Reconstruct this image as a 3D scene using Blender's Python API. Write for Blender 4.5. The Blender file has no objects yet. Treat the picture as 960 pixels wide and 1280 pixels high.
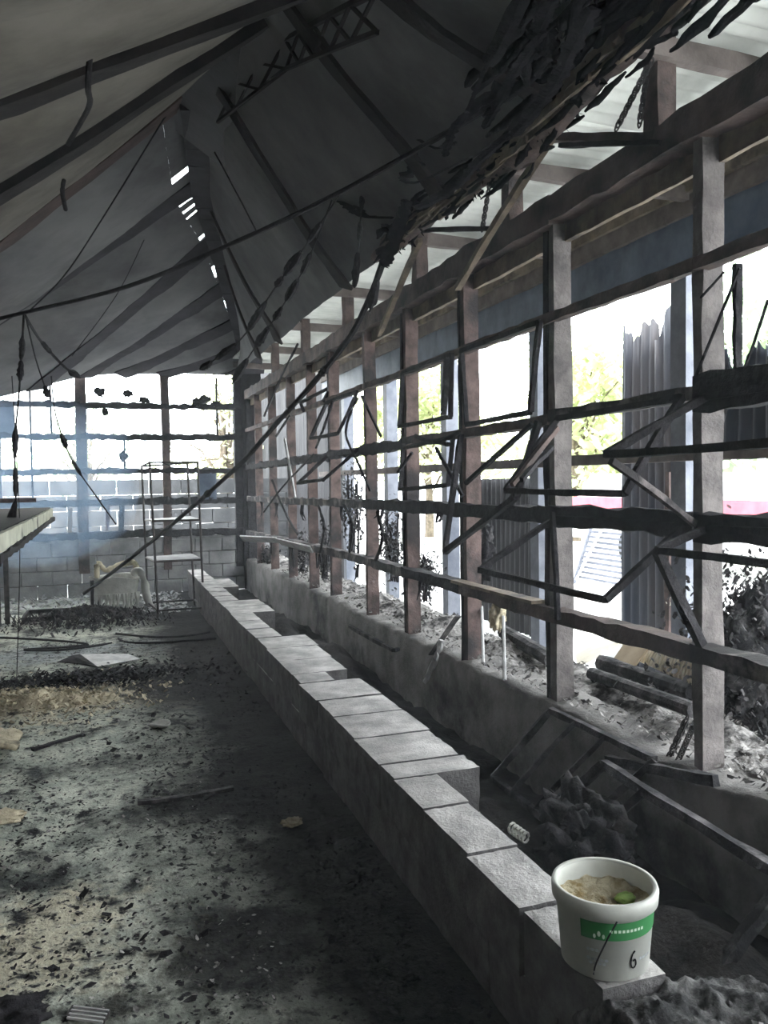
import bpy, bmesh, math, random
from mathutils import Vector, Matrix, noise

random.seed(7)
R = random.random
def U(a, b): return a + (b - a) * random.random()

# ------------------------------------------------------------------ camera, sky, exposure
sc = bpy.context.scene
col = sc.collection
cd = bpy.data.cameras.new('camera'); cam = bpy.data.objects.new('camera', cd); col.objects.link(cam)
cd.sensor_fit = 'VERTICAL'; cd.sensor_height = 24.0; cd.lens = 24.0 * 1020.0 / 1280.0
cd.clip_start = 0.05; cd.clip_end = 300
ax = ((0.942349, -0.334317, -0.01449),(0.025849, 0.029553, 0.999229),(-0.333631, -0.941997, 0.036491))
m = Matrix((Vector(ax[0]), Vector(ax[1]), Vector(ax[2]))).transposed().to_4x4()
m.translation = (0, 0, 1.6)
cam.matrix_world = m
sc.camera = cam

world = bpy.data.worlds.new('overcast_sky'); sc.world = world; world.use_nodes = True
wn = world.node_tree
bg = wn.nodes['Background']
tc = wn.nodes.new('ShaderNodeTexCoord'); wno = wn.nodes.new('ShaderNodeTexNoise'); wno.inputs['Scale'].default_value = 2.2
wr = wn.nodes.new('ShaderNodeValToRGB')
wr.color_ramp.elements[0].color = (0.80, 0.90, 1.0, 1); wr.color_ramp.elements[1].color = (1.0, 1.0, 0.98, 1)
wn.links.new(tc.outputs['Generated'], wno.inputs['Vector']); wn.links.new(wno.outputs['Fac'], wr.inputs['Fac'])
wn.links.new(wr.outputs['Color'], bg.inputs['Color'])
bg.inputs['Strength'].default_value = 13.0

vs = sc.view_settings
vs.view_transform = 'Standard'; vs.look = 'None'; vs.exposure = 0.0; vs.gamma = 1.0; vs.use_curve_mapping = False
cy = sc.cycles
cy.use_denoising = True
cy.max_bounces = 8; cy.diffuse_bounces = 5; cy.volume_bounces = 1; cy.transparent_max_bounces = 8
cy.sample_clamp_indirect = 8.0

# ------------------------------------------------------------------ materials
MATS = {}
def mat(name, c1, c2=None, scale=6.0, rough=0.85, bump=0.0, bscale=None, c3=None, s3=1.5, lo3=0.5, hi3=0.65, stretch=None, metal=0.0, lo=0.35, hi=0.65, spec=0.3, trans=0.0, lit_top=None):
    m = bpy.data.materials.new(name); m.use_nodes = True
    nt = m.node_tree; b = nt.nodes['Principled BSDF']
    b.inputs['Roughness'].default_value = rough; b.inputs['Metallic'].default_value = metal
    b.inputs['Specular IOR Level'].default_value = spec
    g = nt.nodes.new('ShaderNodeNewGeometry')
    src = g.outputs['Position']
    if stretch:
        mp = nt.nodes.new('ShaderNodeMapping'); mp.inputs['Scale'].default_value = stretch
        nt.links.new(src, mp.inputs['Vector']); src = mp.outputs['Vector']
    def nz(s, det=6):
        n = nt.nodes.new('ShaderNodeTexNoise'); n.inputs['Scale'].default_value = s; n.inputs['Detail'].default_value = det
        n.inputs['Roughness'].default_value = 0.62
        nt.links.new(src, n.inputs['Vector']); return n.outputs['Fac']
    def ramp(fac, a, bb, ca, cb):
        r = nt.nodes.new('ShaderNodeValToRGB')
        r.color_ramp.elements[0].position = a; r.color_ramp.elements[1].position = bb
        r.color_ramp.elements[0].color = (*ca, 1); r.color_ramp.elements[1].color = (*cb, 1)
        nt.links.new(fac, r.inputs['Fac']); return r.outputs['Color']
    colr = None
    if c2 is None: b.inputs['Base Color'].default_value = (*c1, 1)
    else:
        colr = ramp(nz(scale), lo, hi, c1, c2)
        if c3 is not None:
            mx = nt.nodes.new('ShaderNodeMix'); mx.data_type = 'RGBA'
            f = ramp(nz(s3, 8), lo3, hi3, (0, 0, 0), (1, 1, 1))
            nt.links.new(f, mx.inputs['Factor']); nt.links.new(colr, mx.inputs['A']); mx.inputs['B'].default_value = (*c3, 1)
            colr = mx.outputs['Result']
        if lit_top:                         # upward faces paled: light from above painted in, along with ash
            sp = nt.nodes.new('ShaderNodeSeparateXYZ'); nt.links.new(g.outputs['True Normal'], sp.inputs[0])
            ad = nt.nodes.new('ShaderNodeMath'); ad.operation = 'MULTIPLY_ADD'; ad.inputs[1].default_value = 0.4; ad.inputs[2].default_value = 0.0
            nt.links.new(nz(7.0, 8), ad.inputs[0]); a2 = nt.nodes.new('ShaderNodeMath'); a2.operation = 'ADD'
            nt.links.new(ad.outputs[0], a2.inputs[0]); nt.links.new(sp.outputs['Z'], a2.inputs[1])
            hv = nt.nodes.new('ShaderNodeMath'); hv.operation = 'MULTIPLY'; hv.inputs[1].default_value = 0.5; nt.links.new(a2.outputs[0], hv.inputs[0])
            f = ramp(hv.outputs[0], 0.50, 0.62, (0, 0, 0), (1, 1, 1))
            mx = nt.nodes.new('ShaderNodeMix'); mx.data_type = 'RGBA'
            nt.links.new(f, mx.inputs['Factor']); nt.links.new(colr, mx.inputs['A']); nt.links.new(ramp(nz(5.5, 8), 0.36, 0.66, tuple(.55 * q for q in lit_top), lit_top), mx.inputs['B'])
            colr = mx.outputs['Result']
        nt.links.new(colr, b.inputs['Base Color'])
    if bump:
        bp = nt.nodes.new('ShaderNodeBump'); bp.inputs['Strength'].default_value = bump; bp.inputs['Distance'].default_value = 0.02
        nt.links.new(nz(bscale or scale * 4, 8), bp.inputs['Height']); nt.links.new(bp.outputs['Normal'], b.inputs['Normal'])
    if trans:
        out = nt.nodes['Material Output']
        tl = nt.nodes.new('ShaderNodeBsdfTranslucent'); ms = nt.nodes.new('ShaderNodeMixShader'); ms.inputs['Fac'].default_value = trans
        if colr: nt.links.new(colr, tl.inputs['Color'])
        else: tl.inputs['Color'].default_value = (*c1, 1)
        nt.links.new(b.outputs['BSDF'], ms.inputs[1]); nt.links.new(tl.outputs['BSDF'], ms.inputs[2]); nt.links.new(ms.outputs[0], out.inputs['Surface'])
    MATS[name] = m
    return m

mat('char', (0.010, 0.010, 0.012), (0.032, 0.030, 0.033), 14, 0.8, 0.8, 40, spec=0.12)
mat('soot_black', (0.005, 0.005, 0.0065), (0.016, 0.015, 0.018), 12, 0.95, 0.8, 40, spec=0.03)
mat('char_ash', (0.02, 0.02, 0.022), (0.16, 0.15, 0.15), 9, 0.9, 0.7, 40, lo=0.45, hi=0.72)
mat('wood_red', (0.048, 0.035, 0.032), (0.15, 0.105, 0.096), 7, 0.85, 0.4, 40, c3=(0.03, 0.027, 0.028), s3=2.0, lo3=0.50, hi3=0.62)
mat('wood_grey', (0.08, 0.073, 0.071), (0.18, 0.162, 0.155), 8, 0.85, 0.5, 50, c3=(0.06, 0.05, 0.05), s3=2.2, lo3=0.56, hi3=0.72)
mat('wood_tan', (0.10, 0.078, 0.058), (0.24, 0.19, 0.14), 6, 0.85, 0.4, 40, c3=(0.03, 0.027, 0.028), s3=2.5, lo3=0.52, hi3=0.68)
mat('wood_sooty', (0.03, 0.026, 0.026), (0.13, 0.095, 0.085), 5, 0.85, 0.6, 30)
mat('rail_ash', (0.025, 0.022, 0.023), (0.30, 0.26, 0.25), 5, 0.85, 0.6, 30, lo=0.48, hi=0.75)
mat('block', (0.075, 0.072, 0.073), (0.16, 0.154, 0.153), 10, 0.95, 0.6, 70, c3=(0.06, 0.058, 0.058), s3=3.0, lo3=0.50, hi3=0.75, lit_top=(0.72, 0.695, 0.675))  # dark sides and pale tops put the lighting contrast into the colour
mat('concrete', (0.13, 0.125, 0.12), (0.30, 0.285, 0.27), 4, 0.95, 0.5, 50, c3=(0.03, 0.028, 0.028), s3=1.6, lo3=0.52, hi3=0.66)
mat('concrete_far', (0.20, 0.20, 0.205), (0.36, 0.36, 0.36), 3, 0.95, 0.3, 30, c3=(0.07, 0.07, 0.075), s3=0.9, lo3=0.52, hi3=0.70)
mat('concrete_out', (0.045, 0.047, 0.05), (0.085, 0.087, 0.09), 3, 0.95, 0.3, 30)
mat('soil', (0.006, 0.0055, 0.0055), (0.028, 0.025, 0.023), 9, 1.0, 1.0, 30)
mat('ash_dark', (0.03, 0.03, 0.031), (0.24, 0.235, 0.23), 14, 1.0, 1.0, 60, lo=0.42, hi=0.74)
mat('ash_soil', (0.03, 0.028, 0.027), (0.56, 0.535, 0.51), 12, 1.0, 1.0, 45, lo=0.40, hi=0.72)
mat('membrane', (0.11, 0.11, 0.115), (0.19, 0.19, 0.19), 1.1, 0.9, 0.25, 5, c3=(0.045, 0.045, 0.05), s3=0.7, lo3=0.48, hi3=0.75)
mat('membrane_left', (0.088, 0.080, 0.066), (0.18, 0.166, 0.142), 1.6, 0.9, 0.25, 6, c3=(0.06, 0.055, 0.05), s3=0.9, lo3=0.5, hi3=0.75)
mat('batten', (0.014, 0.013, 0.014), (0.034, 0.030, 0.030), 4, 0.9, 0.3, 20, spec=0.1)
mat('batten_red', (0.035, 0.024, 0.022), (0.075, 0.048, 0.042), 4, 0.85, 0.3, 20)
mat('band', (0.022, 0.021, 0.025), (0.045, 0.043, 0.05), 4, 0.9, 0.2, 10)
mat('roof_sheet', (0.52, 0.54, 0.50), (0.72, 0.73, 0.69), 2.5, 0.8, 0.1, 10, c3=(0.25, 0.25, 0.24), s3=0.9, lo3=0.55, hi3=0.8)
mat('brown_beam', (0.085, 0.072, 0.066), (0.18, 0.152, 0.14), 5, 0.85, 0.3, 30)
mat('steel_grey', (0.09, 0.10, 0.125), (0.17, 0.18, 0.21), 5, 0.5, 0.2, 20, c3=(0.04, 0.05, 0.075), s3=1.2, lo3=0.5, hi3=0.75)
mat('steel_blue', (0.045, 0.065, 0.10), (0.12, 0.15, 0.20), 3, 0.5, 0.1, 20)
mat('corr_blue', (0.022, 0.03, 0.05), (0.075, 0.078, 0.09), 2.0, 0.6, 0.2, 20, c3=(0.09, 0.072, 0.065), s3=1.3, lo3=0.55, hi3=0.8, stretch=(1, 1, 0.25))
mat('corr_grey', (0.018, 0.018, 0.021), (0.042, 0.041, 0.044), 3, 0.6, 0.2, 20, stretch=(1, 1, 0.25))
mat('metal_dark', (0.02, 0.019, 0.02), (0.08, 0.07, 0.068), 12, 0.6, 0.3, 60, metal=0.2)
mat('metal_pale', (0.30, 0.30, 0.30), (0.55, 0.55, 0.54), 10, 0.6, 0.2, 40)
mat('ground_pale', (0.50, 0.50, 0.49), (0.68, 0.68, 0.66), 1.2, 0.95, 0.2, 20)
mat('plastic_white', (0.44, 0.45, 0.41), (0.56, 0.57, 0.52), 9, 0.45, 0.05, 30, spec=0.5)
mat('plastic_dirty', (0.35, 0.35, 0.32), (0.60, 0.60, 0.56), 6, 0.6, 0.3, 20)
mat('label_green', (0.025, 0.15, 0.045), (0.04, 0.20, 0.065), 8, 0.5)
mat('label_pale', (0.55, 0.70, 0.55)); mat('ink_grey', (0.33, 0.35, 0.36)); mat('ink_black', (0.012, 0.012, 0.014))
mat('residue', (0.30, 0.22, 0.10), (0.68, 0.62, 0.45), 26, 0.9, 0.9, 60)
mat('residue_green', (0.20, 0.33, 0.08), (0.36, 0.50, 0.15), 30, 0.9, 0.5, 60)
mat('yellow_foam', (0.34, 0.295, 0.20), (0.64, 0.57, 0.42), 9, 0.95, 0.8, 30, c3=(0.035, 0.03, 0.026), s3=4.0, lo3=0.57, hi3=0.68)
mat('cream_paint', (0.40, 0.40, 0.33), (0.58, 0.58, 0.48), 6, 0.8, 0.3, 30, c3=(0.05, 0.05, 0.05), s3=3.0, lo3=0.55, hi3=0.65)
mat('cardboard', (0.33, 0.26, 0.17), (0.44, 0.35, 0.24), 5, 0.9, 0.1, 30)
mat('crate_cream', (0.62, 0.57, 0.46), (0.76, 0.71, 0.60), 5, 0.8, 0.1, 30)
mat('foliage', (0.30, 0.46, 0.28), (0.60, 0.70, 0.48), 1.2, 0.9, 0.0, trans=0.35)
mat('foliage_yellow', (0.40, 0.46, 0.24), (0.68, 0.70, 0.46), 1.2, 0.9, 0.0, trans=0.35)
mat('bark', (0.10, 0.08, 0.06), (0.22, 0.18, 0.14), 10, 0.95, 0.6, 40)
mat('red_paint', (0.62, 0.09, 0.12), (0.72, 0.14, 0.17), 3, 0.4); mat('white_paint', (0.75, 0.75, 0.74)); mat('blue_dark', (0.05, 0.08, 0.14))
mat('tyre', (0.02, 0.02, 0.02)); mat('car_glass', (0.10, 0.12, 0.13), rough=0.15, spec=0.6)

def floor_material():
    m = bpy.data.materials.new('floor_ash'); m.use_nodes = True; nt = m.node_tree; b = nt.nodes['Principled BSDF']
    L = nt.links.new
    b.inputs['Roughness'].default_value = 0.95; b.inputs['Specular IOR Level'].default_value = 0.2
    g = nt.nodes.new('ShaderNodeNewGeometry'); P = g.outputs['Position']
    def nz(s, d=8, r=0.62):
        n = nt.nodes.new('ShaderNodeTexNoise'); n.inputs['Scale'].default_value = s; n.inputs['Detail'].default_value = d; n.inputs['Roughness'].default_value = r
        L(P, n.inputs['Vector']); return n.outputs['Fac']
    def rp(f, a, bb, ca=(0, 0, 0), cb=(1, 1, 1)):
        r = nt.nodes.new('ShaderNodeValToRGB'); r.color_ramp.elements[0].position = a; r.color_ramp.elements[1].position = bb
        r.color_ramp.elements[0].color = (*ca, 1); r.color_ramp.elements[1].color = (*cb, 1); L(f, r.inputs['Fac']); return r.outputs['Color']
    def mix(f, a, bcol):
        x = nt.nodes.new('ShaderNodeMix'); x.data_type = 'RGBA'; L(f, x.inputs['Factor']); L(a, x.inputs['A'])
        if isinstance(bcol, tuple): x.inputs['B'].default_value = (*bcol, 1)
        else: L(bcol, x.inputs['B'])
        return x.outputs['Result']
    def math_(op, a, bv):
        n = nt.nodes.new('ShaderNodeMath'); n.operation = op
        for i, v in enumerate((a, bv)):
            if isinstance(v, (int, float)): n.inputs[i].default_value = v
            else: L(v, n.inputs[i])
        return n.outputs[0]
    sep = nt.nodes.new('ShaderNodeSeparateXYZ'); L(P, sep.inputs[0]); X, Y = sep.outputs['X'], sep.outputs['Y']
    def blob(cx, cyy, rx, ry, k=1.0):            # ragged stain with a shape of its own
        dx = math_('DIVIDE', math_('SUBTRACT', X, cx), rx); dy = math_('DIVIDE', math_('SUBTRACT', Y, cyy), ry)
        d = math_('SQRT', math_('ADD', math_('MULTIPLY', dx, dx), math_('MULTIPLY', dy, dy)), 0)
        d = math_('ADD', d, math_('MULTIPLY', math_('SUBTRACT', nz(2.6), 0.5), 2.4)); d = math_('ADD', d, math_('MULTIPLY', math_('SUBTRACT', nz(12.0), 0.5), 1.8))
        return rp(d, 0.45, 1.15, (k, k, k), (0, 0, 0))
    base = rp(nz(5.0), 0.38, 0.66, (0.36, 0.39, 0.335), (0.68, 0.70, 0.60))
    base = mix(rp(nz(1.9), 0.50, 0.64), base, (0.06, 0.068, 0.064))
    for bl in ((-0.55, 2.95, 0.85, 0.55), (-0.35, 6.5, 1.15, 0.75), (-0.7, 4.5, 0.2, 0.12)):
        base = mix(blob(*bl), base, (0.66, 0.62, 0.48))
    base = mix(blob(-0.6, 8.4, 1.5, 0.55), base, (0.34, 0.37, 0.37))
    base = mix(rp(nz(7.5), 0.54, 0.64), base, (0.022, 0.023, 0.025))
    base = mix(rp(nz(24.0, 4), 0.56, 0.64), base, (0.02, 0.02, 0.022))
    # soot and painted-in shade of the block wall along its foot
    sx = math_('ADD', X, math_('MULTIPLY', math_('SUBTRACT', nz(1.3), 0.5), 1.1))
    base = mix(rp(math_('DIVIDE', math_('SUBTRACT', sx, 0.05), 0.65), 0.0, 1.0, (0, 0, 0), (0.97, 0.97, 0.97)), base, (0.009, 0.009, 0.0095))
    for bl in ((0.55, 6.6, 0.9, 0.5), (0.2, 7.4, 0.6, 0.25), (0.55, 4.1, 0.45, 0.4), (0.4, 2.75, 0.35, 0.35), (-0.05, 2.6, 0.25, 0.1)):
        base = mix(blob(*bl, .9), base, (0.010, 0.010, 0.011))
    L(base, b.inputs['Base Color'])
    bp = nt.nodes.new('ShaderNodeBump'); bp.inputs['Strength'].default_value = 0.9; bp.inputs['Distance'].default_value = 0.03
    L(math_('ADD', nz(13.0), math_('MULTIPLY', nz(45.0), 0.5)), bp.inputs['Height']); L(bp.outputs['Normal'], b.inputs['Normal'])
    MATS['floor_ash'] = m
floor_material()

# ------------------------------------------------------------------ mesh helpers
def V(*a): return Vector(a[0] if len(a) == 1 else a)
class MB:
    def __init__(s): s.v = []; s.f = []
    def add(s, vs_, fs):
        o = len(s.v); s.v += [tuple(p) for p in vs_]; s.f += [tuple(i + o for i in f) for f in fs]; return s
    def box(s, c, d, rz=0.0, jit=0.0):
        c = V(c); M_ = Matrix.Rotation(rz, 3, 'Z')
        pts = [c + M_ @ V(sx * d[0] / 2, sy * d[1] / 2, sz * d[2] / 2) + V(U(-jit, jit), U(-jit, jit), U(-jit, jit)) for sx in (-1, 1) for sy in (-1, 1) for sz in (-1, 1)]
        return s.add(pts, [(0, 1, 3, 2), (4, 6, 7, 5), (0, 4, 5, 1), (2, 3, 7, 6), (0, 2, 6, 4), (1, 5, 7, 3)])
    def beam(s, p0, p1, w, h, n=1, jit=0.0, bend=0.0, up=None, rag=0.0):
        # w across, h along 'up'; ragged edge jitter; bend = random bow
        p0, p1 = V(p0), V(p1); d = (p1 - p0); ln = d.length; d = d / ln
        upv = V(up) if up else (V(0, 0, 1) if abs(d.z) < 0.92 else V(0, 1, 0))
        sd = d.cross(upv).normalized(); u2 = sd.cross(d).normalized()
        bx, bz = U(-bend, bend), U(-bend, bend); rings = []
        for i in range(n + 1):
            t = i / n; c = p0.lerp(p1, t) + (sd * bx + u2 * bz) * math.sin(math.pi * t)
            r = []
            for (a, b) in ((-1, -1), (1, -1), (1, 1), (-1, 1)):
                hh = h / 2 + (U(0, rag) if b < 0 or R() < .5 else 0)
                r.append(c + sd * (a * (w / 2 + U(-jit, jit))) + u2 * (b * (hh + U(-jit, jit))))
            rings.append(r)
        vs_ = [p for r in rings for p in r]; fs = []
        for i in range(n):
            a, b = i * 4, i * 4 + 4
            for k in range(4): fs.append((a + k, a + (k + 1) % 4, b + (k + 1) % 4, b + k))
        fs += [(3, 2, 1, 0), tuple(n * 4 + k for k in range(4))]
        return s.add(vs_, fs)
    def tube(s, pts, r, k=6, sub=3, lump=0.0, jit=0.0, rfn=None):
        pts = [V(p) for p in pts]
        if sub > 1 and len(pts) > 2:
            q = []
            for i in range(len(pts) - 1):
                a = pts[max(i - 1, 0)]; b = pts[i]; c = pts[i + 1]; d = pts[min(i + 2, len(pts) - 1)]
                for j in range(sub):
                    t = j / sub
                    q.append(0.5 * ((2 * b) + (c - a) * t + (2 * a - 5 * b + 4 * c - d) * t * t + (3 * b - a - 3 * c + d) * t ** 3))
            q.append(pts[-1]); pts = q
        elif sub > 1:
            pts = [pts[0].lerp(pts[1], j / sub) for j in range(sub + 1)]
        rings = []; n = len(pts)
        for i, p in enumerate(pts):
            d = (pts[min(i + 1, n - 1)] - pts[max(i - 1, 0)]).normalized()
            a = V(0, 0, 1) if abs(d.z) < .9 else V(1, 0, 0)
            x = d.cross(a).normalized(); y = x.cross(d)
            rr = rfn(i / (n - 1)) if rfn else r * (1 + (U(0, lump) if lump else 0))
            rings.append([p + (x * math.cos(2 * math.pi * j / k) + y * math.sin(2 * math.pi * j / k)) * (rr * U(1 - jit, 1 + jit)) for j in range(k)])
        vs_ = [p for r_ in rings for p in r_]; fs = []
        for i in range(n - 1):
            for j in range(k): fs.append((i * k + j, i * k + (j + 1) % k, (i + 1) * k + (j + 1) % k, (i + 1) * k + j))
        fs += [tuple(range(k))[::-1], tuple((n - 1) * k + j for j in range(k))]
        return s.add(vs_, fs)
    def grid(s, fn, nu, nv):
        vs_ = [fn(i / nu, j / nv) for i in range(nu + 1) for j in range(nv + 1)]
        fs = [(i * (nv + 1) + j, (i + 1) * (nv + 1) + j, (i + 1) * (nv + 1) + j + 1, i * (nv + 1) + j + 1) for i in range(nu) for j in range(nv)]
        return s.add(vs_, fs)
    def lathe(s, prof, c, k=40, closed=False):
        c = V(c); vs_ = [c + V(r * math.cos(2 * math.pi * j / k), r * math.sin(2 * math.pi * j / k), z) for (r, z) in prof for j in range(k)]
        n = len(prof); fs = [(i * k + j, i * k + (j + 1) % k, (i + 1) * k + (j + 1) % k, (i + 1) * k + j) for i in range(n - 1) for j in range(k)]
        return s.add(vs_, fs)
    def flake(s, p, r, up=0.3):
        p = V(p); n = 4 + int(R() * 3); a0 = U(0, 6.28); tx, ty = U(-up, up), U(-up, up); vs_ = []; e = U(.45, 1)
        for i in range(n):
            a = a0 + 6.283 * i / n; rr = r * U(.55, 1.15); x, y = rr * math.cos(a), rr * math.sin(a) * e
            vs_.append(p + V(x, y, x * tx + y * ty + U(0, r * .3)))
        return s.add(vs_, [tuple(range(n))])
    def blob(s, c, d, n=1.0, seed=0, amp=0.35, freq=2.5, rings=8, seg=12):
        c = V(c); vs_ = []
        for i in range(rings + 1):
            th = math.pi * i / rings
            for j in range(seg):
                ph = 2 * math.pi * j / seg
                q = V(math.sin(th) * math.cos(ph), math.sin(th) * math.sin(ph), math.cos(th))
                k = 1 + amp * noise.noise(q * freq + V(seed * 3.1, seed, 0)) + amp * .5 * noise.noise(q * freq * 2.7 + V(0, seed * 2.3, 0))
                vs_.append(c + V(q.x * d[0], q.y * d[1], q.z * d[2]) * k)
        fs = [(i * seg + j, i * seg + (j + 1) % seg, (i + 1) * seg + (j + 1) % seg, (i + 1) * seg + j) for i in range(rings) for j in range(seg)]
        return s.add(vs_, fs)
    def build(s, name, material, parent=None, smooth=False, thick=0.0, org=None):
        o_ = V(org) if org else V(0, 0, 0)
        me = bpy.data.meshes.new(name); me.from_pydata([tuple(V(p) - o_) for p in s.v], [], s.f); me.update()
        me.materials.append(MATS[material])
        if smooth: me.polygons.foreach_set('use_smooth', [True] * len(me.polygons))
        bm = bmesh.new(); bm.from_mesh(me); bmesh.ops.recalc_face_normals(bm, faces=bm.faces)
        if thick: bmesh.ops.solidify(bm, geom=bm.faces[:], thickness=thick)
        bm.to_mesh(me); bm.free()
        o = bpy.data.objects.new(name, me); col.objects.link(o)
        if parent is not None:
            o.parent = parent; o.location = o_ - base_of(parent)
        else: o.location = o_
        return o
def base_of(o):
    b = V(o.location)
    while o.parent is not None:
        o = o.parent; b += V(o.location)
    return b
def tag(o, label=None, cat=None, group=None, kind=None):
    for k, v in (('label', label), ('category', cat), ('group', group), ('kind', kind)):
        if v: o[k] = v
    return o
def empty(name, loc, label=None, cat=None, group=None, kind=None):
    o = bpy.data.objects.new(name, None); col.objects.link(o); o.location = loc; o.empty_display_size = .05
    return tag(o, label, cat, group, kind)
def link_copy(me, name, parent, loc, rot=(0, 0, 0), scale=(1, 1, 1)):
    o = bpy.data.objects.new(name, me); col.objects.link(o); o.rotation_euler = rot; o.scale = scale
    if parent is not None: o.parent = parent; o.location = V(loc) - base_of(parent)
    else: o.location = loc
    return o
def bevel_mesh(name, d, material, b=0.012, jit=0.006):
    bm = bmesh.new(); bmesh.ops.create_cube(bm, size=1.0)
    for v in bm.verts: v.co = V(v.co.x * d[0], v.co.y * d[1], v.co.z * d[2])
    bmesh.ops.bevel(bm, geom=bm.edges[:], offset=b, segments=1, affect='EDGES')
    for v in bm.verts: v.co += V(U(-jit, jit), U(-jit, jit), U(-jit, jit))
    me = bpy.data.meshes.new(name); bm.to_mesh(me); bm.free(); me.materials.append(MATS[material]); return me
def catmull(pts, t):
    n = len(pts) - 1; x = min(max(t, 0), 1) * n; i = min(int(x), n - 1); t = x - i
    a, b, c, d = pts[max(i - 1, 0)], pts[i], pts[i + 1], pts[min(i + 2, n)]
    return 0.5 * ((2 * b) + (c - a) * t + (2 * a - 5 * b + 4 * c - d) * t * t + (3 * b - a - 3 * c + d) * t ** 3)
def fbm(x, y, z=0.0, o=4):
    a, s, f = 0.0, 1.0, 1.0
    for i in range(o): a += s * noise.noise(V(x * f, y * f, z + i * 7.3)); s *= .5; f *= 2.1
    return a

# ------------------------------------------------------------------ the setting: ground and floor
mb = MB(); mb.grid(lambda u, v: (-40 + 90 * u, -30 + 90 * v, -0.06), 6, 6)
tag(mb.build('ground', 'ground_pale'), kind='structure')
def flz(x, y): return 0.012 * fbm(x * 3, y * 3) + 0.02 * max(0, fbm(x * 1.1 + 5, y * 1.1))
mb = MB()
def fl(u, v):
    x, y = -2.75 + 4.05 * u, -2.0 + 14.5 * v
    return (x, y, flz(x, y) + (.012 * max(0, fbm(x * 9, y * 9, 4, 3)) * max(0, .5 + fbm(x * 1.6, y * 1.6, 11, 2)) if y < 8 else 0))
mb.grid(fl, 200, 560)
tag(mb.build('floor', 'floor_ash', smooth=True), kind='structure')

# trench soil between the block wall and the sill wall
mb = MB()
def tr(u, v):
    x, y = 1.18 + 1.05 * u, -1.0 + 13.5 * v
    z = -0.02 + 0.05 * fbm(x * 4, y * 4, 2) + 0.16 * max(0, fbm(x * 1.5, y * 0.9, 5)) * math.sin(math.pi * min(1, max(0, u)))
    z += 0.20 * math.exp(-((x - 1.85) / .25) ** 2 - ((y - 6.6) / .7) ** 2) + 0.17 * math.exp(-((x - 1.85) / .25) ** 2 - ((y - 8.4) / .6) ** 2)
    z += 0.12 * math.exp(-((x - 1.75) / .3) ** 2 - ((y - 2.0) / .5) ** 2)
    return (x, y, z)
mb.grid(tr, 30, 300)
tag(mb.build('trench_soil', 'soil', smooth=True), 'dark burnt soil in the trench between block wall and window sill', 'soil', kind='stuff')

# ------------------------------------------------------------------ right window wall
wr_ = empty('wall_right', (2.2, 6, 0), kind='structure')
mb = MB()
def sillface(u, v):
    y = -1.0 + 13.5 * v
    prof = [(2.15, -0.08), (2.15, 0.40), (2.165, 0.455), (2.40, 0.47)]
    t = u * 3; i = min(int(t), 2); t -= i
    x = prof[i][0] * (1 - t) + prof[i + 1][0] * t; z = prof[i][1] * (1 - t) + prof[i + 1][1] * t
    e = 0.012 * fbm(y * 3, z * 4, x)
    z += (0.035 * fbm(y * 4, 3.3, 1) if z > .38 else 0)
    return (x + e, y, z)
mb.grid(sillface, 9, 320)
mb.build('sill_wall', 'concrete', wr_, smooth=True)
posts = [(-0.56, 'wood_red'), (0.47, 'wood_red'), (1.50, 'wood_red'), (2.563, 'wood_grey'), (3.628, 'wood_grey'), (4.685, 'wood_red'), (5.71, 'wood_red'), (6.67, 'wood_red'), (7.78, 'wood_red'), (8.66, 'wood_red'), (9.66, 'wood_red'), (10.7, 'wood_red'), (11.7, 'wood_red'), (12.4, 'char')]
for i, (y, mm) in enumerate(posts):
    mb = MB(); mb.beam((2.245, y, 0.40), (2.245 + U(-.008, .008), y + U(-.01, .01), 2.90), 0.055, 0.10, 14, 0.004, 0.006, up=(1, 0, 0))
    mb.build('post', mm, wr_)
    if i in (4, 5, 6, 8):          # narrow charred stud nailed beside the post
        mb = MB(); mb.beam((2.21, y + .05, 0.42), (2.21, y + .05, 2.86), 0.03, 0.03, 12, 0.005, 0.01, up=(1, 0, 0)); mb.build('stud', 'char', wr_)
PY = [p[0] for p in posts]
def rail(z, y0, y1, h, mm, w=0.05, x=2.195, jit=0.005, rag=0.0, dz=0.0, bend=0.008):
    mb = MB(); n = max(2, int((y1 - y0) / 0.09)); mb.beam((x, y0, z), (x, y1, z + dz), w, h, n, jit, bend, rag=rag); return mb.build('rail', mm, wr_)
for a, b in ((0, 3), (3, 5), (5, 7), (7, 10), (10, 13)):
    rail(2.415, PY[a], PY[b], 0.05, 'wood_sooty' if a < 9 else 'wood_red')
rail(1.925, PY[0], PY[3], 0.125, 'char', rag=0.02); rail(1.925, PY[3], PY[4], 0.055, 'rail_ash'); rail(1.905, PY[4], PY[6], 0.055, 'wood_sooty'); rail(1.88, PY[6], PY[8], 0.055, 'char', rag=0.03); rail(1.86, PY[8], PY[13], 0.05, 'char', rag=0.03)
rail(1.42, PY[0], PY[3], 0.085, 'char', rag=0.03); rail(1.425, PY[3], PY[4], 0.085, 'char', rag=0.02); rail(1.42, PY[4], PY[7], 0.07, 'char', rag=0.015); rail(1.415, PY[7], PY[13], 0.055, 'rail_ash', rag=0.02, dz=-.03)
for a, b, mm in ((0, 3, 'rail_ash'), (3, 5, 'wood_sooty'), (5, 6, 'char'), (6, 8, 'rail_ash'), (8, 13, 'rail_ash')):
    rail(0.925, PY[a], PY[b], 0.062, mm, w=0.09, rag=0.01, dz=-.06 if a == 8 else 0)
# flattened bright lath lying on the sill rail
mb = MB(); mb.beam((2.15, 4.72, .965), (2.15, 3.70, .968), .08, .018, 8, .002); mb.build('lath', 'wood_tan', wr_)
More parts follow.
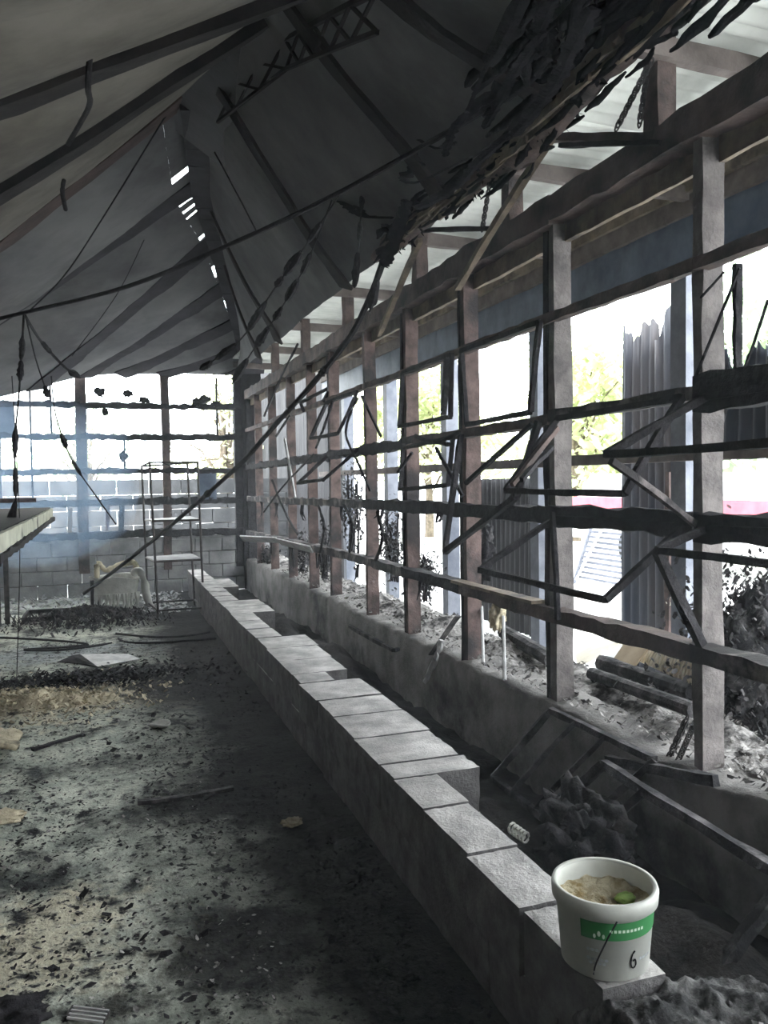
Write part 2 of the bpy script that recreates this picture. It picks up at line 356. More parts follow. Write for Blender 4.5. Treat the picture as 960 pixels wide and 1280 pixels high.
# top plate and header board
for a, b in ((-1.0, 3.6), (3.6, 7.8), (7.8, 12.45)):
    mb = MB(); mb.beam((2.215, a, 2.955), (2.215, b, 2.955), 0.09, 0.12, int((b - a) / .12), 0.006, .01, rag=0.02); mb.build('top_plate', 'wood_sooty', wr_)
    mb = MB(); mb.beam((2.275, a, 2.85), (2.275, b, 2.85), 0.03, 0.11, int((b - a) / .12), 0.004, .004); mb.build('header_board', 'wood_tan', wr_)
# short studs above the plate
for y, h in ((-.4, 3.5), (1.4, 3.5), (2.855, 3.56), (4.12, 3.42), (5.50, 3.38), (7.27, 3.42), (8.9, 3.42), (10.5, 3.42)):
    mb = MB(); mb.beam((2.25, y, 2.97), (2.25, y, h), 0.10 if y < 4 else .09, 0.09, 5, 0.004, .005, up=(1, 0, 0)); mb.build('cripple_stud', 'wood_sooty', wr_)

# ------------------------------------------------------------------ overhanging eave roof outside the window wall
ev = empty('eave_roof', (2.9, 6, 3.3), kind='structure')
for k in range(15):
    y0 = -1.2 + k * 0.96
    def sheet(u, v, y0=y0):
        x = 1.95 + 1.75 * u; yy = y0 + 1.0 * v
        return (x, yy, 3.44 - 0.05 * u + 0.012 * math.sin(v * math.pi * 2 * 9) + (0.006 if k % 2 else 0))
    mb = MB(); mb.grid(sheet, 2, 72); mb.build('roof_sheet', 'roof_sheet', ev, smooth=True)
for y in (-.4, 1.4, 2.80, 4.10, 5.48, 7.2, 8.9, 10.5, 12.0):
    mb = MB(); mb.beam((1.95, y, 3.345), (3.5, y, 3.315), 0.05, 0.085, 10, 0.004, .004); mb.build('rafter', 'brown_beam', ev)
for x in (2.75,):
    mb = MB(); mb.beam((x, -1.2, 3.265), (x, 12.6, 3.265), 0.06, 0.05, 60, 0.003, .004); mb.build('purlin', 'wood_sooty', ev)
for a, b in ((-1.2, 4.3), (4.3, 8.0), (8.0, 12.6)):
    mb = MB(); mb.beam((3.42, a, 3.37), (3.42, b, 3.37), 0.05, 0.11, 30, 0.004, .004); mb.build('fascia_board', 'wood_tan', ev)
    mb = MB(); mb.beam((3.44, a, 3.25), (3.44, b, 3.25), 0.04, 0.12, 30, 0.004, .004); mb.build('fascia_board', 'brown_beam', ev)
    mb = MB(); mb.beam((3.46, a, 3.035), (3.46, b, 3.035), 0.02, 0.36, 30, 0.003, .004); mb.build('fascia_sheet', 'steel_blue', ev)
for y in (0.6, 2.4, 4.25, 6.05, 7.92, 9.75, 11.6):
    mb = MB(); mb.beam((3.555, y, -.05), (3.555, y, 3.3), 0.14, 0.14, 8, 0.002); mb.build('column', 'steel_grey', ev)
for a, b in ((-1.0, 4.25), (4.25, 7.92), (7.92, 12.6)):
    mb = MB(); mb.beam((3.40, a, 1.74), (3.40, b, 1.74), 0.05, 0.075, 14, 0.003); mb.build('cross_rail', 'brown_beam', ev)
# ------------------------------------------------------------------ far wall
wb = empty('wall_back', (0, 12.5, 0), kind='structure')
for x, w, mm in ((-2.6, .12, 'wood_sooty'), (-1.3, .15, 'steel_grey'), (-0.165, .15, 'wood_sooty'), (1.0, .115, 'wood_sooty'), (2.1, .16, 'char')):
    mb = MB(); mb.beam((x, 12.5, 0.35), (x + .01, 12.5, 3.28), 0.12, w, 14, 0.006, .01, up=(1, 0, 0)); mb.build('post', mm, wb)
mb = MB(); mb.beam((2.28, 12.46, 0), (2.28, 12.46, 3.5), .12, .30, 10, .008, up=(1, 0, 0)); mb.build('corner_post', 'char', wb)
for x, za, zb in ((-0.82, 1.36, 3.2), (-.55, 2.33, 3.15), (.42, 1.85, 2.33), (1.77, 2.33, 3.2)):
    mb = MB(); mb.beam((x, 12.47, za), (x, 12.47, zb), .025, .028, 8, .004, .01, up=(1, 0, 0)); mb.build('mullion', 'char', wb)
for z, h in ((2.77, .055), (2.315, .055), (1.815, .05), (1.37, .075), (0.895, .085)):
    for a, b in ((-2.7, -1.3), (-1.3, -.165), (-.165, 1.0), (1.0, 2.15)):
        mb = MB(); mb.beam((a, 12.45, z + U(-.01, .01)), (b, 12.45, z + U(-.01, .01)), .06, h, 16, .006, .006, rag=.03); mb.build('rail', 'char', wb)
mb = MB(); mb.beam((-2.7, 12.5, 3.27), (2.3, 12.5, 3.30), .1, .07, 30, .006); mb.build('top_plate', 'char', wb)
mb = MB(); mb.box((-1.13, 12.46, 2.54), (.20, .03, .44)); mb.build('infill_panel', 'steel_blue', wb)
mb = MB(); mb.box((1.6, 12.43, 1.58), (.26, .03, .40)); mb.build('infill_panel', 'steel_blue', wb)
bmF = [bevel_mesh('block', (.392, .19, .193), 'concrete_far', .008, .003) for _ in range(3)]
for r_ in range(4):
    for k in range(13):
        x = -2.6 + k * .4 + (.2 if r_ % 2 else 0)
        if x > 2.45: continue
        link_copy(random.choice(bmF), 'block', wb, (x, 12.56, 0.10 + r_ * .2), (0, 0, U(-.01, .01)))
mb = MB()
for k in range(4): mb.box((-2.0 + k * 1.25, 12.56, .82), (1.24, .2, .05), 0, .006)
mb.build('sill_cap', 'concrete_far', wb)
# boundary wall farther out
wo = empty('wall_boundary', (0, 16.5, 0), kind='structure')
bmB = [bevel_mesh('block', (.585, .2, .285), 'concrete_out', .01, .004) for _ in range(3)]
for r_ in range(6):
    for k in range(16):
        link_copy(random.choice(bmB), 'block', wo, (-5.0 + k * .6 + (.3 if r_ % 2 else 0), 16.5, .10 + r_ * .295))

# ------------------------------------------------------------------ left wall (open like the right one) and wall behind the camera
wl = empty('wall_left', (-2.75, 6, 0), kind='structure')
mb = MB(); mb.box((-2.8, 5.2, .2), (.2, 14.6, .5)); mb.build('sill_wall', 'concrete', wl)
for y in (-1.9, 0.2, 2.3, 4.4, 6.5, 8.6, 10.7):
    mb = MB(); mb.beam((-2.8, y, .4), (-2.8, y, 2.6), .1, .1, 6, .004, up=(1, 0, 0)); mb.build('post', 'wood_red', wl)
for k in range(24):
    y0 = -2.1 + k * .61; mb = MB(); mb.box((-2.86, y0 + .3, 1.55), (.02, .605, 2.3), 0, .004); mb.build('cladding_board', 'wood_sooty', wl)
wf = empty('wall_front', (0, -2.1, 0), kind='structure')
mb = MB(); mb.box((-.2, -2.1, 1.7), (5.6, .2, 3.6)); mb.build('wall_panel', 'wood_sooty', wf)

# ------------------------------------------------------------------ ceiling membrane
cl = empty('ceiling', (0.9, 6, 4), kind='structure')
Rp = [V(p) for p in ((0.662, 1.200, 2.792), (1.066, 2.600, 3.508), (0.979, 3.600, 3.851), (0.961, 4.600, 4.221), (0.750, 6.300, 4.543), (1.023, 8.000, 4.501), (1.337, 9.200, 4.344), (1.627, 10.200, 4.099), (1.889, 11.100, 3.836), (2.080, 11.800, 3.592), (2.247, 12.300, 3.405))]
Rp.insert(0, V(1.0, -2.0, 3.6))
Mp = [None, None, (-0.053, 2.750, 2.980), (-0.344, 4.000, 3.419), (-0.484, 5.400, 3.370), (-0.665, 7.200, 3.285), (-0.918, 9.600, 2.773), (-0.715, 12.100, 2.950), (-0.099, 12.400, 3.169), (0.390, 12.420, 3.221), (0.951, 12.450, 3.242), (2.004, 12.450, 3.274)]
Lp = []
for i, r_ in enumerate(Rp):
    if i < 2: Lp.append(V(-2.9, r_.y + .3, 2.75)); continue
    q = V(Mp[i]); 
    if i < 7:
        t = (-2.9 - r_.x) / (q.x - r_.x); e = r_.lerp(q, t); e.z = max(e.z, 2.25)
        Lp.append(e)
    else: Lp.append(q)
NR = len(Rp) - 1
def ridge(t):
    i = min(int(t), NR - 1); return Rp[i].lerp(Rp[i + 1], t - i)
def left_pt(t, s):      # t along the rows (0..NR), s 0 = ridge, 1 = low end
    i = min(int(t), NR - 1); f = t - i
    a = ridge(t); b = Lp[i].lerp(Lp[i + 1], f)
    p = a.lerp(b, s)
    sag = 0.10 * math.sin(math.pi * f) * math.sin(math.pi * min(1, s * 1.0)) if t < NR else 0
    p.z -= sag * (1.0 if t < 7 else .5)
    p.z -= 0.10 * math.sin(math.pi * s) * (1 if t < 6 else .35)
    p.z += 0.02 * fbm(p.x * 1.5, p.y * 1.5, 3)
    return p
for i in range(NR):
    s0 = .056 if i >= 5 else 0.0
    mb = MB(); mb.grid(lambda u, v: left_pt(i + u, s0 + (1 - s0) * v), 10, 40)
    mb.build('ceiling_panel', 'membrane_left' if i < 5 else 'membrane', cl, smooth=True)
    if s0:                  # torn edge strip along the hip; what is missing lets daylight through
        tears = {5: ((.69, .76),), 6: ((.10, .15), (.24, .27), (.36, .38), (.80, .88)), 7: ((.14, .17), (.45, .70)), 8: ((.35, .55),), 9: ((.48, .60),), 10: ()}[i]
        cuts = [0.0] + [c for t_ in tears for c in t_] + [1.0]
        for a_, b_ in zip(cuts[0::2], cuts[1::2]):
            if b_ - a_ > .005:
                mb = MB(); mb.grid(lambda u, v: left_pt(i + a_ + (b_ - a_) * u, s0 * v), 6, 3); mb.build('edge_strip', 'membrane', cl, smooth=True)
Ep = [V(1.92, y, 3.16) for y in (-2.0, .9, 2.0, 2.9, 4.2, 5.9, 7.6, 8.9, 10.0, 11.0, 11.8, 12.3)]
def right_pt(t, s):
    i = min(int(t), NR - 1); f = t - i
    a = ridge(t); b = Ep[i].lerp(Ep[i + 1], f)
    p = a.lerp(b, s)
    p.z -= 0.05 * math.sin(math.pi * s) * (1 if t < 8 else .6) + .03 * math.sin(math.pi * s) * math.sin(2 * math.pi * f)
    p.z += 0.03 * fbm(p.x * 1.2, p.y * 1.2, 9)
    return p
for i in range(NR):
    s0 = 0.0
    mb = MB(); mb.grid(lambda u, v: right_pt(i + u, s0 + v * (1 - s0)), 10, 16); mb.build('ceiling_panel', 'membrane', cl, smooth=True)
def batten_on(fn, t, s0, s1, w, h, mm, name='batten', n=24, curl=0.0, lift=.02, droop=0.0):
    mb = MB(); pts = [V(fn(t + curl * (k / n) ** 2, s0 + (s1 - s0) * k / n)) - V(0, 0, lift + droop * math.sin(math.pi * k / n)) for k in range(n + 1)]
    rings = []
    for k, p in enumerate(pts):
        d = (pts[min(k + 1, n)] - pts[max(k - 1, 0)]).normalized(); a = V(fn(min(t + .15, NR), s0 + (s1 - s0) * k / n)) - V(fn(max(t - .15, 0), s0 + (s1 - s0) * k / n))
        a = (a - d * a.dot(d)).normalized(); nn = d.cross(a).normalized()
        wj = w / 2 * U(.92, 1.08)
        rings += [p - a * wj - nn * h / 2, p + a * wj - nn * h / 2, p + a * wj + nn * h / 2, p - a * wj + nn * h / 2]
    fs = []
    for k in range(n):
        for j in range(4): fs.append((k * 4 + j, k * 4 + (j + 1) % 4, k * 4 + 4 + (j + 1) % 4, k * 4 + 4 + j))
    fs += [(3, 2, 1, 0), tuple(n * 4 + j for j in range(4))]
    mb.add(rings, fs); return mb.build(name, mm, cl)
batten_on(left_pt, 3.0, 0, 1, .25, .09, 'batten'); batten_on(left_pt, 4.0, 0, 1, .27, .10, 'batten')
batten_on(left_pt, 5.0, .0, 1, .27, .05, 'batten_red')
for t, w in ((6.0, .31), (7.0, .30), (8.0, .28), (9.0, .25), (10.0, .22), (10.9, .2)): batten_on(left_pt, t, .0, 1, w, .02, 'band', 'ceiling_band')
# hip rafter under the broken ridge, with the gap of daylight beside it
mb = MB()
for k in range(30):
    a = ridge(5 + 5.98 * k / 30) - V(-.07, 0, .12); b = ridge(5 + 5.98 * (k + 1) / 30) - V(-.07, 0, .12)
    if a.y < 12.2: mb.beam(a, b, .30, .06, 1, .006)
mb.build('hip_rafter', 'band', cl)
for t, s1, cu in ((3.55, 1, .5), (2.55, 1, .6), (4.7, 1, .5), (6.3, 1, .6), (7.4, 1, .5), (1.5, 1, .3)):
    batten_on(right_pt, t, 0.0, s1, .12, .025, 'batten', 'seam_strip', 20, cu, droop=.15)
# ridge lattice truss seen in the shadow at the top
tr_ = MB()
for k in range(8):
    a = ridge(2.6 + k * .28) - V(-.12, 0, .12); b = ridge(2.6 + (k + 1) * .28) - V(-.12, 0, .12)
    tr_.beam(a, b, .025, .025); tr_.beam(a - V(0, 0, .16), b - V(0, 0, .16), .02, .02)
    tr_.beam(a, b - V(0, 0, .16), .015, .015); tr_.beam(a - V(0, 0, .16), b, .015, .015)
tr_.build('ridge_truss', 'batten', cl)
# unseen metal roof added above the membrane to hold back sky light
rf = empty('roof', (0, 5, 5), kind='structure')
mb = MB(); mb.grid(lambda u, v: (2.0 - 2.6 * u, -2.2 + 9.0 * v, 3.55 + 1.75 * u), 2, 4); mb.build('added_roof_slope', 'corr_grey', rf)
mb = MB(); mb.grid(lambda u, v: (-.6 - 2.9 * u, -2.2 + 15 * v, 5.3 - 2.5 * u), 2, 4); mb.build('added_roof_slope', 'corr_grey', rf)

# ------------------------------------------------------------------ low concrete block wall
bw = empty('block_wall', (1.25, 6, 0), 'low wall of two courses of grey concrete blocks beside the trench', 'wall')
def rough_block(seed):
    bm = bmesh.new(); bmesh.ops.create_cube(bm, size=1.0); bmesh.ops.subdivide_edges(bm, edges=bm.edges[:], cuts=7, use_grid_fill=True)
    for v in bm.verts:
        q = v.co; a = [abs(q.x), abs(q.y), abs(q.z)]; ne = sum(1 for k in a if k > .49)
        n1 = noise.noise(V(q.x * 3, q.y * 5, q.z * 3) + V(seed * 5, 0, 0)); n2 = noise.noise(V(q.x * 9, q.y * 13, q.z * 8) + V(0, seed * 7, 0))
        if ne >= 2: k = 1 - (.012 + .05 * max(0, n1 + n2 * .6)); v.co = V(q.x * k, q.y * (1 - (1 - k) * .5), q.z * k)
        else: v.co = q * (1 + .016 * n2)
        v.co.z += .012 * n1
    me = bpy.data.meshes.new('block'); bm.to_mesh(me); bm.free(); me.materials.append(MATS['block']); return me
BV = [rough_block(k) for k in range(7)]
def wx(y): return 1.095 + 0.012 * (y - 2)
def blk(y0, y1, w, top=True, z=None, dx=0.0):
    zc = .30 if top else .10
    x0 = wx((y0 + y1) / 2) + dx
    o = link_copy(random.choice(BV), 'block', bw, (x0 + w / 2, (y0 + y1) / 2, (z or zc)), (U(-.01, .01), U(-.008, .008), U(-.012, .012)), (w, (y1 - y0) - .003, .198 if top else .2))
    return o
tops = [(1.60, 1.985, .185), (2.0, 2.345, .185), (2.36, 2.735, .185), (2.75, 3.06, .19), (3.07, 3.235, .39), (3.245, 3.62, .385), (3.63, 4.0, .39), (4.01, 4.335, .385), (4.35, 4.76, .39), (4.77, 5.0, .215),
        (5.01, 5.42, .37), (5.43, 5.85, .38), (5.86, 6.30, .39), (6.31, 6.72, .21), (6.73, 7.15, .21), (7.16, 7.6, .21), (7.61, 8.02, .42), (8.03, 8.46, .42), (8.47, 8.86, .21), (8.87, 9.25, .21), (9.26, 9.61, .21), (9.62, 10.05, .40), (10.06, 10.5, .40), (10.51, 10.92, .21), (10.93, 11.35, .21), (11.36, 11.8, .21)]
for i, (a, b, w) in enumerate(tops):
    blk(a, b, w, dx=U(-.006, .006) + (.012 if 4.7 < a < 6.4 else 0))
    if w > .3: blk(a, b, w - .2, top=False, dx=.205)
y = .61; k = 0
while y < 11.7:
    blk(y, y + .40, .20, top=False, dx=U(.010, .018)); y += .405
# broken end of the wall: rough rubble of mortar
mb = MB(); 
def rub(u, v):
    x, y = 1.07 + .56 * u, .75 + 1.08 * v
    e_ = min(1, 7 * min(u * 1.6 + .08, 1 - u)) * min(1, 5 * (1.001 - v))
    return (x, y, -.02 + .405 * e_ ** .5 + .035 * fbm(x * 7, y * 7, 1) * e_ + .02 * fbm(x * 24, y * 24, 3) - .05 * u)
mb.grid(rub, 60, 110)
mb.build('rubble_end', 'ash_dark', bw, smooth=True)
for k in range(14):
    mb = MB(); p = (U(1.12, 1.5), U(1.35, 1.57), .345 + U(-.02, .015)); mb.blob(p, (U(.008, .02),) * 3, seed=k, amp=.5, rings=4, seg=6); mb.build('chip', 'block' if R() < .5 else 'char_ash', bw)

# ------------------------------------------------------------------ bucket on the wall
bc = V(1.172, 1.705, .402)
bk = empty('bucket', bc, 'white plastic bucket with a green label standing on the block wall', 'bucket')
rb, rt, hb = .106, .119, .195
mb = MB(); mb.lathe([(0.001, 0), (rb - .01, 0), (rb, .008), (rt, hb - .03), (rt + .002, hb - .03), (rt + .003, hb), (rt - .002, hb + .002), (rt - .004, hb - .002), (rb - .002, .015), (0.001, .013)], bc, 56); mb.build('body', 'plastic_white', bk, smooth=True)
mb = MB(); prof = [(rt + .001, hb - .034), (rt + .009, hb - .032), (rt + .011, hb - .006), (rt + .008, hb + .004), (rt - .001, hb + .004), (rt - .003, hb)]
mb.lathe(prof, bc, 56); mb.build('rim', 'plastic_white', bk, smooth=True)
def on_bucket(a, z, off=.0012): # a: angle, z height above base
    r_ = rb + (rt - rb) * z / (hb - .03) + off
    return bc + V(r_ * math.cos(a), r_ * math.sin(a), z)
AC = math.atan2(-bc.y, -bc.x)           # towards where the label faces (the photographer's side)
mb = MB(); mb.grid(lambda u, v: on_bucket(AC - .49 + 1.95 * u, .108 + .044 * v + .004 * u), 20, 3); lb = mb.build('label_band', 'label_green', bk, smooth=True)
def stroke(pts, r_, name, mm, par):
    mb = MB(); mb.tube([on_bucket(AC + a, z, .0016) for a, z in pts], r_, 5, 4); return mb.build(name, mm, par)
for (a, z, s) in ((-.20, .118, .010), (-.11, .125, .012), (-.02, .119, .010)):
    mb = MB(); n = 8; mb.add([on_bucket(AC + a + s * 7 * .5 * math.cos(6.283 * i / n) * .8, z + s * .6 * math.sin(6.283 * i / n), .0022) for i in range(n)], [tuple(range(n))]); mb.build('leaf_mark', 'label_pale', lb)
for k in range(9):
    a = .10 + k * .085; mb = MB(); mb.add([on_bucket(AC + a, .130, .0022), on_bucket(AC + a + .055, .130, .0022), on_bucket(AC + a + .055, .137, .0022), on_bucket(AC + a, .137, .0022)], [(0, 1, 2, 3)]); mb.build('letter_mark', 'label_pale', lb)
for a0, z, n in ((-.38, .055, 5), (-.33, .045, 4), (.80, .052, 4), (-.38, .078, 3)):
    for k in range(n):
        a = a0 + k * .095; mb = MB(); mb.add([on_bucket(AC + a, z), on_bucket(AC + a + .07, z), on_bucket(AC + a + .07, z + .007), on_bucket(AC + a, z + .007)], [(0, 1, 2, 3)]); mb.build('print_mark', 'ink_grey', bk)
stroke([(.66, .080), (.60, .072), (.57, .056), (.59, .042), (.65, .038), (.70, .046), (.68, .058), (.62, .055)], .0016, 'numeral', 'ink_black', bk)
mb = MB(); mb.grid(lambda u, v: bc + V((.005 + .108 * u) * math.cos(6.2832 * v), (.005 + .108 * u) * math.sin(6.2832 * v), .135 + .012 * fbm(u * 5 * math.cos(6.2832 * v), u * 5 * math.sin(6.2832 * v)) + .02 * u * u), 10, 36); dr = mb.build('dried_residue', 'residue', bk, smooth=True)
mb = MB(); mb.blob(bc + V(.055, -.01, .148), (.03, .022, .01), seed=2); mb.build('green_residue', 'residue_green', dr, smooth=True)
mb = MB(); mb.tube([on_bucket(AC + .22, .165, .012), on_bucket(AC + .05, .12, .012), on_bucket(AC - .16, .055, .010), on_bucket(AC - .20, .03, .02)], .0022, 6, 4); mb.build('wire_handle', 'ink_black', bk)

# ------------------------------------------------------------------ awning sashes hanging in the window wall
def sash(pts, label, w=.024, mm='char', extra=(), closed=True, ev=None):
    # pts: hinge far, bottom far, bottom near, hinge near
    p = [V(q) for q in pts]
    e = empty('window_sash', (p[0] + p[3]) / 2, label, 'window sash', 'burnt awning sashes of the window wall')
    def bar(a, b, nm, ww=w, m_=mm):
        mb = MB(); n = max(2, int((b - a).length / .09)); mb.beam(a, b, ww, ww * 1.1, n, .0025, .004); return mb.build(nm, m_, e)
    bar(p[0], p[1], 'stile'); bar(p[1], p[2], 'bottom_bar'); bar(p[2], p[3], 'stile')
    if closed: bar(p[3], p[0], 'top_bar')
    for nm, a, b, ww, m_ in extra: bar(V(a), V(b), nm, ww, m_)
    return e
XH = 2.15
sash(((XH, 3.50, 1.90), (1.861, 3.500, 1.552), (1.861, 2.570, 1.545), (XH, 2.60, 1.91)), 'burnt sash tilted inward under the second rail between the two pale grey posts', extra=(('stay', (1.841, 3.400, 1.579), (2.160, 3.517, 1.855), .022, 'wood_sooty'), ('stay', (1.864, 3.350, 1.601), (2.160, 3.570, 1.759), .02, 'char')))
sash(((XH, 2.47, 1.90), (1.705, 2.460, 1.687), (1.71, 1.60, 1.69), (XH, 1.60, 1.90)), 'burnt sash swung furthest inward at the frame edge by the nearest post', extra=(('stay', (1.714, 2.440, 1.664), (2.160, 2.543, 1.423), .022, 'rail_ash'),))
sash(((XH, 3.52, 1.41), (1.720, 3.500, 1.177), (1.778, 2.570, 1.151), (XH, 2.60, 1.41)), 'burnt sash hanging low under the thick charred rail between the two pale grey posts', extra=(('stay', (2.100, 3.475, 1.443), (2.120, 3.463, 0.914), .02, 'char'),))
sash(((XH, 2.47, 1.41), (1.925, 2.460, 1.338), (1.93, 1.60, 1.33), (XH, 1.60, 1.41)), 'narrow burnt sash under the thick charred rail at the nearest post', extra=(('stay', (1.933, 2.470, 1.331), (2.160, 2.504, 0.965), .03, 'char'),))
sash(((XH, 4.60, 2.40), (2.169, 4.580, 1.946), (2.091, 3.660, 1.945), (XH, 3.66, 2.40)), 'upright sash hanging from the top rail between red post and pale grey post')
sash(((XH, 5.62, 2.40), (2.118, 5.620, 2.007), (2.134, 4.740, 2.007), (XH, 4.74, 2.40)), 'upright sash hanging from the top rail between the two nearest red posts', extra=(('stay', (2.12, 4.76, 2.38), (2.09, 4.75, 2.02), .03, 'char_ash'),))
sash(((XH, 7.70, 2.38), (1.957, 7.600, 2.028), (1.979, 6.750, 2.023), (XH, 6.72, 2.38)), 'thin tilted sash under the top rail where two red posts stand close', w=.026)
sash(((XH, 4.62, 1.89), (2.022, 4.600, 1.165), (2.081, 3.800, 1.514), (XH, 3.68, 1.90)), 'wrenched sash tilted inward under the second rail beside the red post', w=.03, closed=False)
sash(((XH, 8.62, 2.38), (2.090, 8.500, 2.460), (2.235, 7.850, 2.551), (XH, 7.82, 2.40)), 'small upper sash tilted inward beyond the black cable', w=.026, closed=False)
sash(((XH, 7.70, 1.87), (1.824, 7.600, 1.602), (1.871, 6.850, 1.627), (XH, 6.75, 1.88)), 'far sash tilted inward under the second rail behind the broken stays', w=.026)
sash(((XH, 5.62, 1.88), (2.110, 5.600, 1.544), (2.183, 4.900, 1.577), (XH, 4.74, 1.89)), 'collapsed sash under the charred second rail between the two nearest red posts', w=.026, closed=False)
# broken stays and rods leaning between the posts
rods = [
 (((2.120, 6.613, 2.319), (2.020, 6.650, 2.030), (2.050, 6.380, 1.739), (2.120, 6.311, 1.528)), .012, 'bent black rod dangling below the top rail by the paired red posts'),
 (((2.120, 6.503, 2.321), (2.050, 5.836, 1.949)), .012, 'short straight rod leaning right from the top rail'),
 (((2.100, 9.346, 2.125), (2.120, 8.963, 1.442)), .016, 'pale ashy rod leaning on the rail deep along the window wall'),
 (((2.100, 4.898, 1.817), (2.120, 4.545, 1.509)), .014, 'reddish stay leaning against the nearest red post'),
 (((2.120, 3.696, 1.887), (1.950, 4.137, 1.588)), .016, 'long charred stay slanting down toward the nearest red post'),
 (((2.100, 5.618, 1.673), (2.120, 5.375, 1.805)), .012, 'stub of charred stay under the second rail'),
 (((2.000, 10.163, 1.248), (2.100, 9.569, 1.549), (2.120, 8.116, 1.894)), .012, 'thin curved rod slanting up along the far window bays'),
 (((2.190, 2.343, 2.345), (2.190, 2.569, 1.991)), .006, 'thin slack wire slanting across the nearest upper window'),
 (((2.190, 2.421, 2.350), (2.190, 2.543, 2.283)), .005, 'thin curved wire at the top corner of the nearest upper window'),
 (((2.300, 2.325, 2.235), (2.300, 2.420, 2.034), (2.300, 2.542, 1.837), (2.300, 2.551, 1.714)), .006, 'long thin wire curving down through the nearest window'),
]
for pts, r_, lab in rods:
    mb = MB(); mb.tube(pts, r_, 5, 4, jit=.12); tag(mb.build('burnt_rod', 'char' if 'pale' not in lab else 'metal_pale'), lab, 'rod', 'broken rods and wires in the window wall')
mb = MB(); mb.beam((2.220, 2.387, 2.372), (2.220, 2.386, 1.974), .02, .03, 6, .002, up=(1, 0, 0)); mb.build('mullion', 'char', wr_)

tang = [(((2.100, 10.544, 2.482), (2.120, 9.543, 2.873), (2.150, 8.841, 3.135)), 'thin rod slanting up in the farthest upper bay'), (((2.120, 9.922, 2.187), (2.120, 9.165, 2.371)), 'short rod in the farthest bay above the second rail'), (((2.050, 7.751, 1.944), (2.100, 7.477, 2.234), (2.120, 7.373, 2.374)), 'bent rod right of the long black cable'), (((2.100, 10.117, 1.648), (2.100, 9.420, 1.267), (2.100, 8.796, 1.038)), 'rod fallen across the farthest lower bay'), (((2.100, 7.886, 1.376), (2.080, 7.616, 1.166), (2.100, 7.855, 0.915)), 'rod dangling under the thick rail in a far lower bay'), (((2.100, 6.081, 1.366), (2.080, 5.918, 1.174), (2.100, 6.137, 0.981)), 'rod dangling under the thick rail by the paired red posts'), (((2.120, 7.065, 1.394), (2.100, 6.766, 1.241), (2.120, 6.916, 0.985)), 'bent rod beside the burnt creeper'), (((2.100, 5.245, 1.915), (2.020, 4.711, 1.849), (2.080, 4.483, 1.895)), 'charred stick lying on the second rail beside the nearest red post'), (((2.100, 5.480, 1.843), (2.050, 4.846, 1.851), (2.100, 4.682, 1.828)), 'charred stick wedged under the second rail')]
for pts, lab in tang:
    mb = MB(); mb.tube(pts, .012, 5, 5, jit=.25, lump=.4); tag(mb.build('burnt_rod', 'char'), lab, 'rod', 'broken rods and wires in the window wall')
for q, lab in ((((1.950, 11.707, 0.870), (1.980, 9.374, 0.982), (2.140, 9.809, 0.892), (2.140, 12.491, 0.733)), 'pale scorched panel jutting from the sill rail at the far end'), (((2.020, 9.564, 0.960), (2.020, 7.922, 0.977), (2.140, 8.263, 0.882), (2.140, 9.811, 0.863)), 'second pale scorched panel on the sill rail nearer along')):
    mb = MB(); mb.add([V(p) for p in q], [(0, 1, 2, 3)]); tag(mb.build('scorched_sheet', 'metal_pale', thick=.015), lab, 'sheet')
# tatters of melted sheet hanging from the rails
for k, (x, y_, l) in enumerate(((5.0, 1.39, .08), (5.3, .9, .12), (6.2, 1.38, .10), (6.9, .88, .16), (7.3, 1.38, .14), (8.2, .87, .2), (8.9, 1.36, .18), (9.4, .85, .22), (10.2, 1.36, .2), (10.6, .84, .2), (11.2, 1.36, .25))):
    mb = MB()
    for q in range(3):
        yy = x + U(-.08, .08); mb.tube([(2.17, yy, y_), (2.17 + U(-.02, .02), yy + U(-.02, .02), y_ - l * .5), (2.17 + U(-.03, .03), yy + U(-.04, .04), y_ - l * U(.7, 1.2))], .012, 5, 3, rfn=lambda t: .016 * (1 - .8 * t))
    mb.build('melted_tatter', 'char', wr_)

# battens that fell across the gap above the top plate
for a, b, w, mm, lab in (
 ((2.000, 3.287, 3.160), (2.120, 4.581, 2.778), .035, 'wood_tan', 'pale brown batten slanting down across the top plate, nearest of three'),
 ((2.000, 4.883, 3.142), (2.120, 6.038, 2.750), .035, 'wood_tan', 'thin reddish batten slanting down across the top plate, middle of three'),
 ((2.000, 6.716, 3.423), (2.000, 9.935, 3.501), .05, 'wood_tan', 'pale brown batten slanting up at the far end of the eave'),
 ((2.020, 3.334, 3.174), (2.200, 2.766, 2.972), .035, 'wood_sooty', 'dark batten lying level over the eave gap by the chains'),
 ((2.000, 3.220, 3.092), (2.150, 2.727, 2.931), .02, 'char', 'thin charred lath beside the level batten by the chains'),
 ((2.000, 4.881, 3.202), (2.250, 4.128, 3.018), .025, 'char', 'thin dark lath lying level over the middle eave gap')):
    mb = MB(); mb.beam(a, b, w, w, 12, .003, .006); tag(mb.build('fallen_batten', mm), lab, 'batten', 'battens fallen across the eave gap')

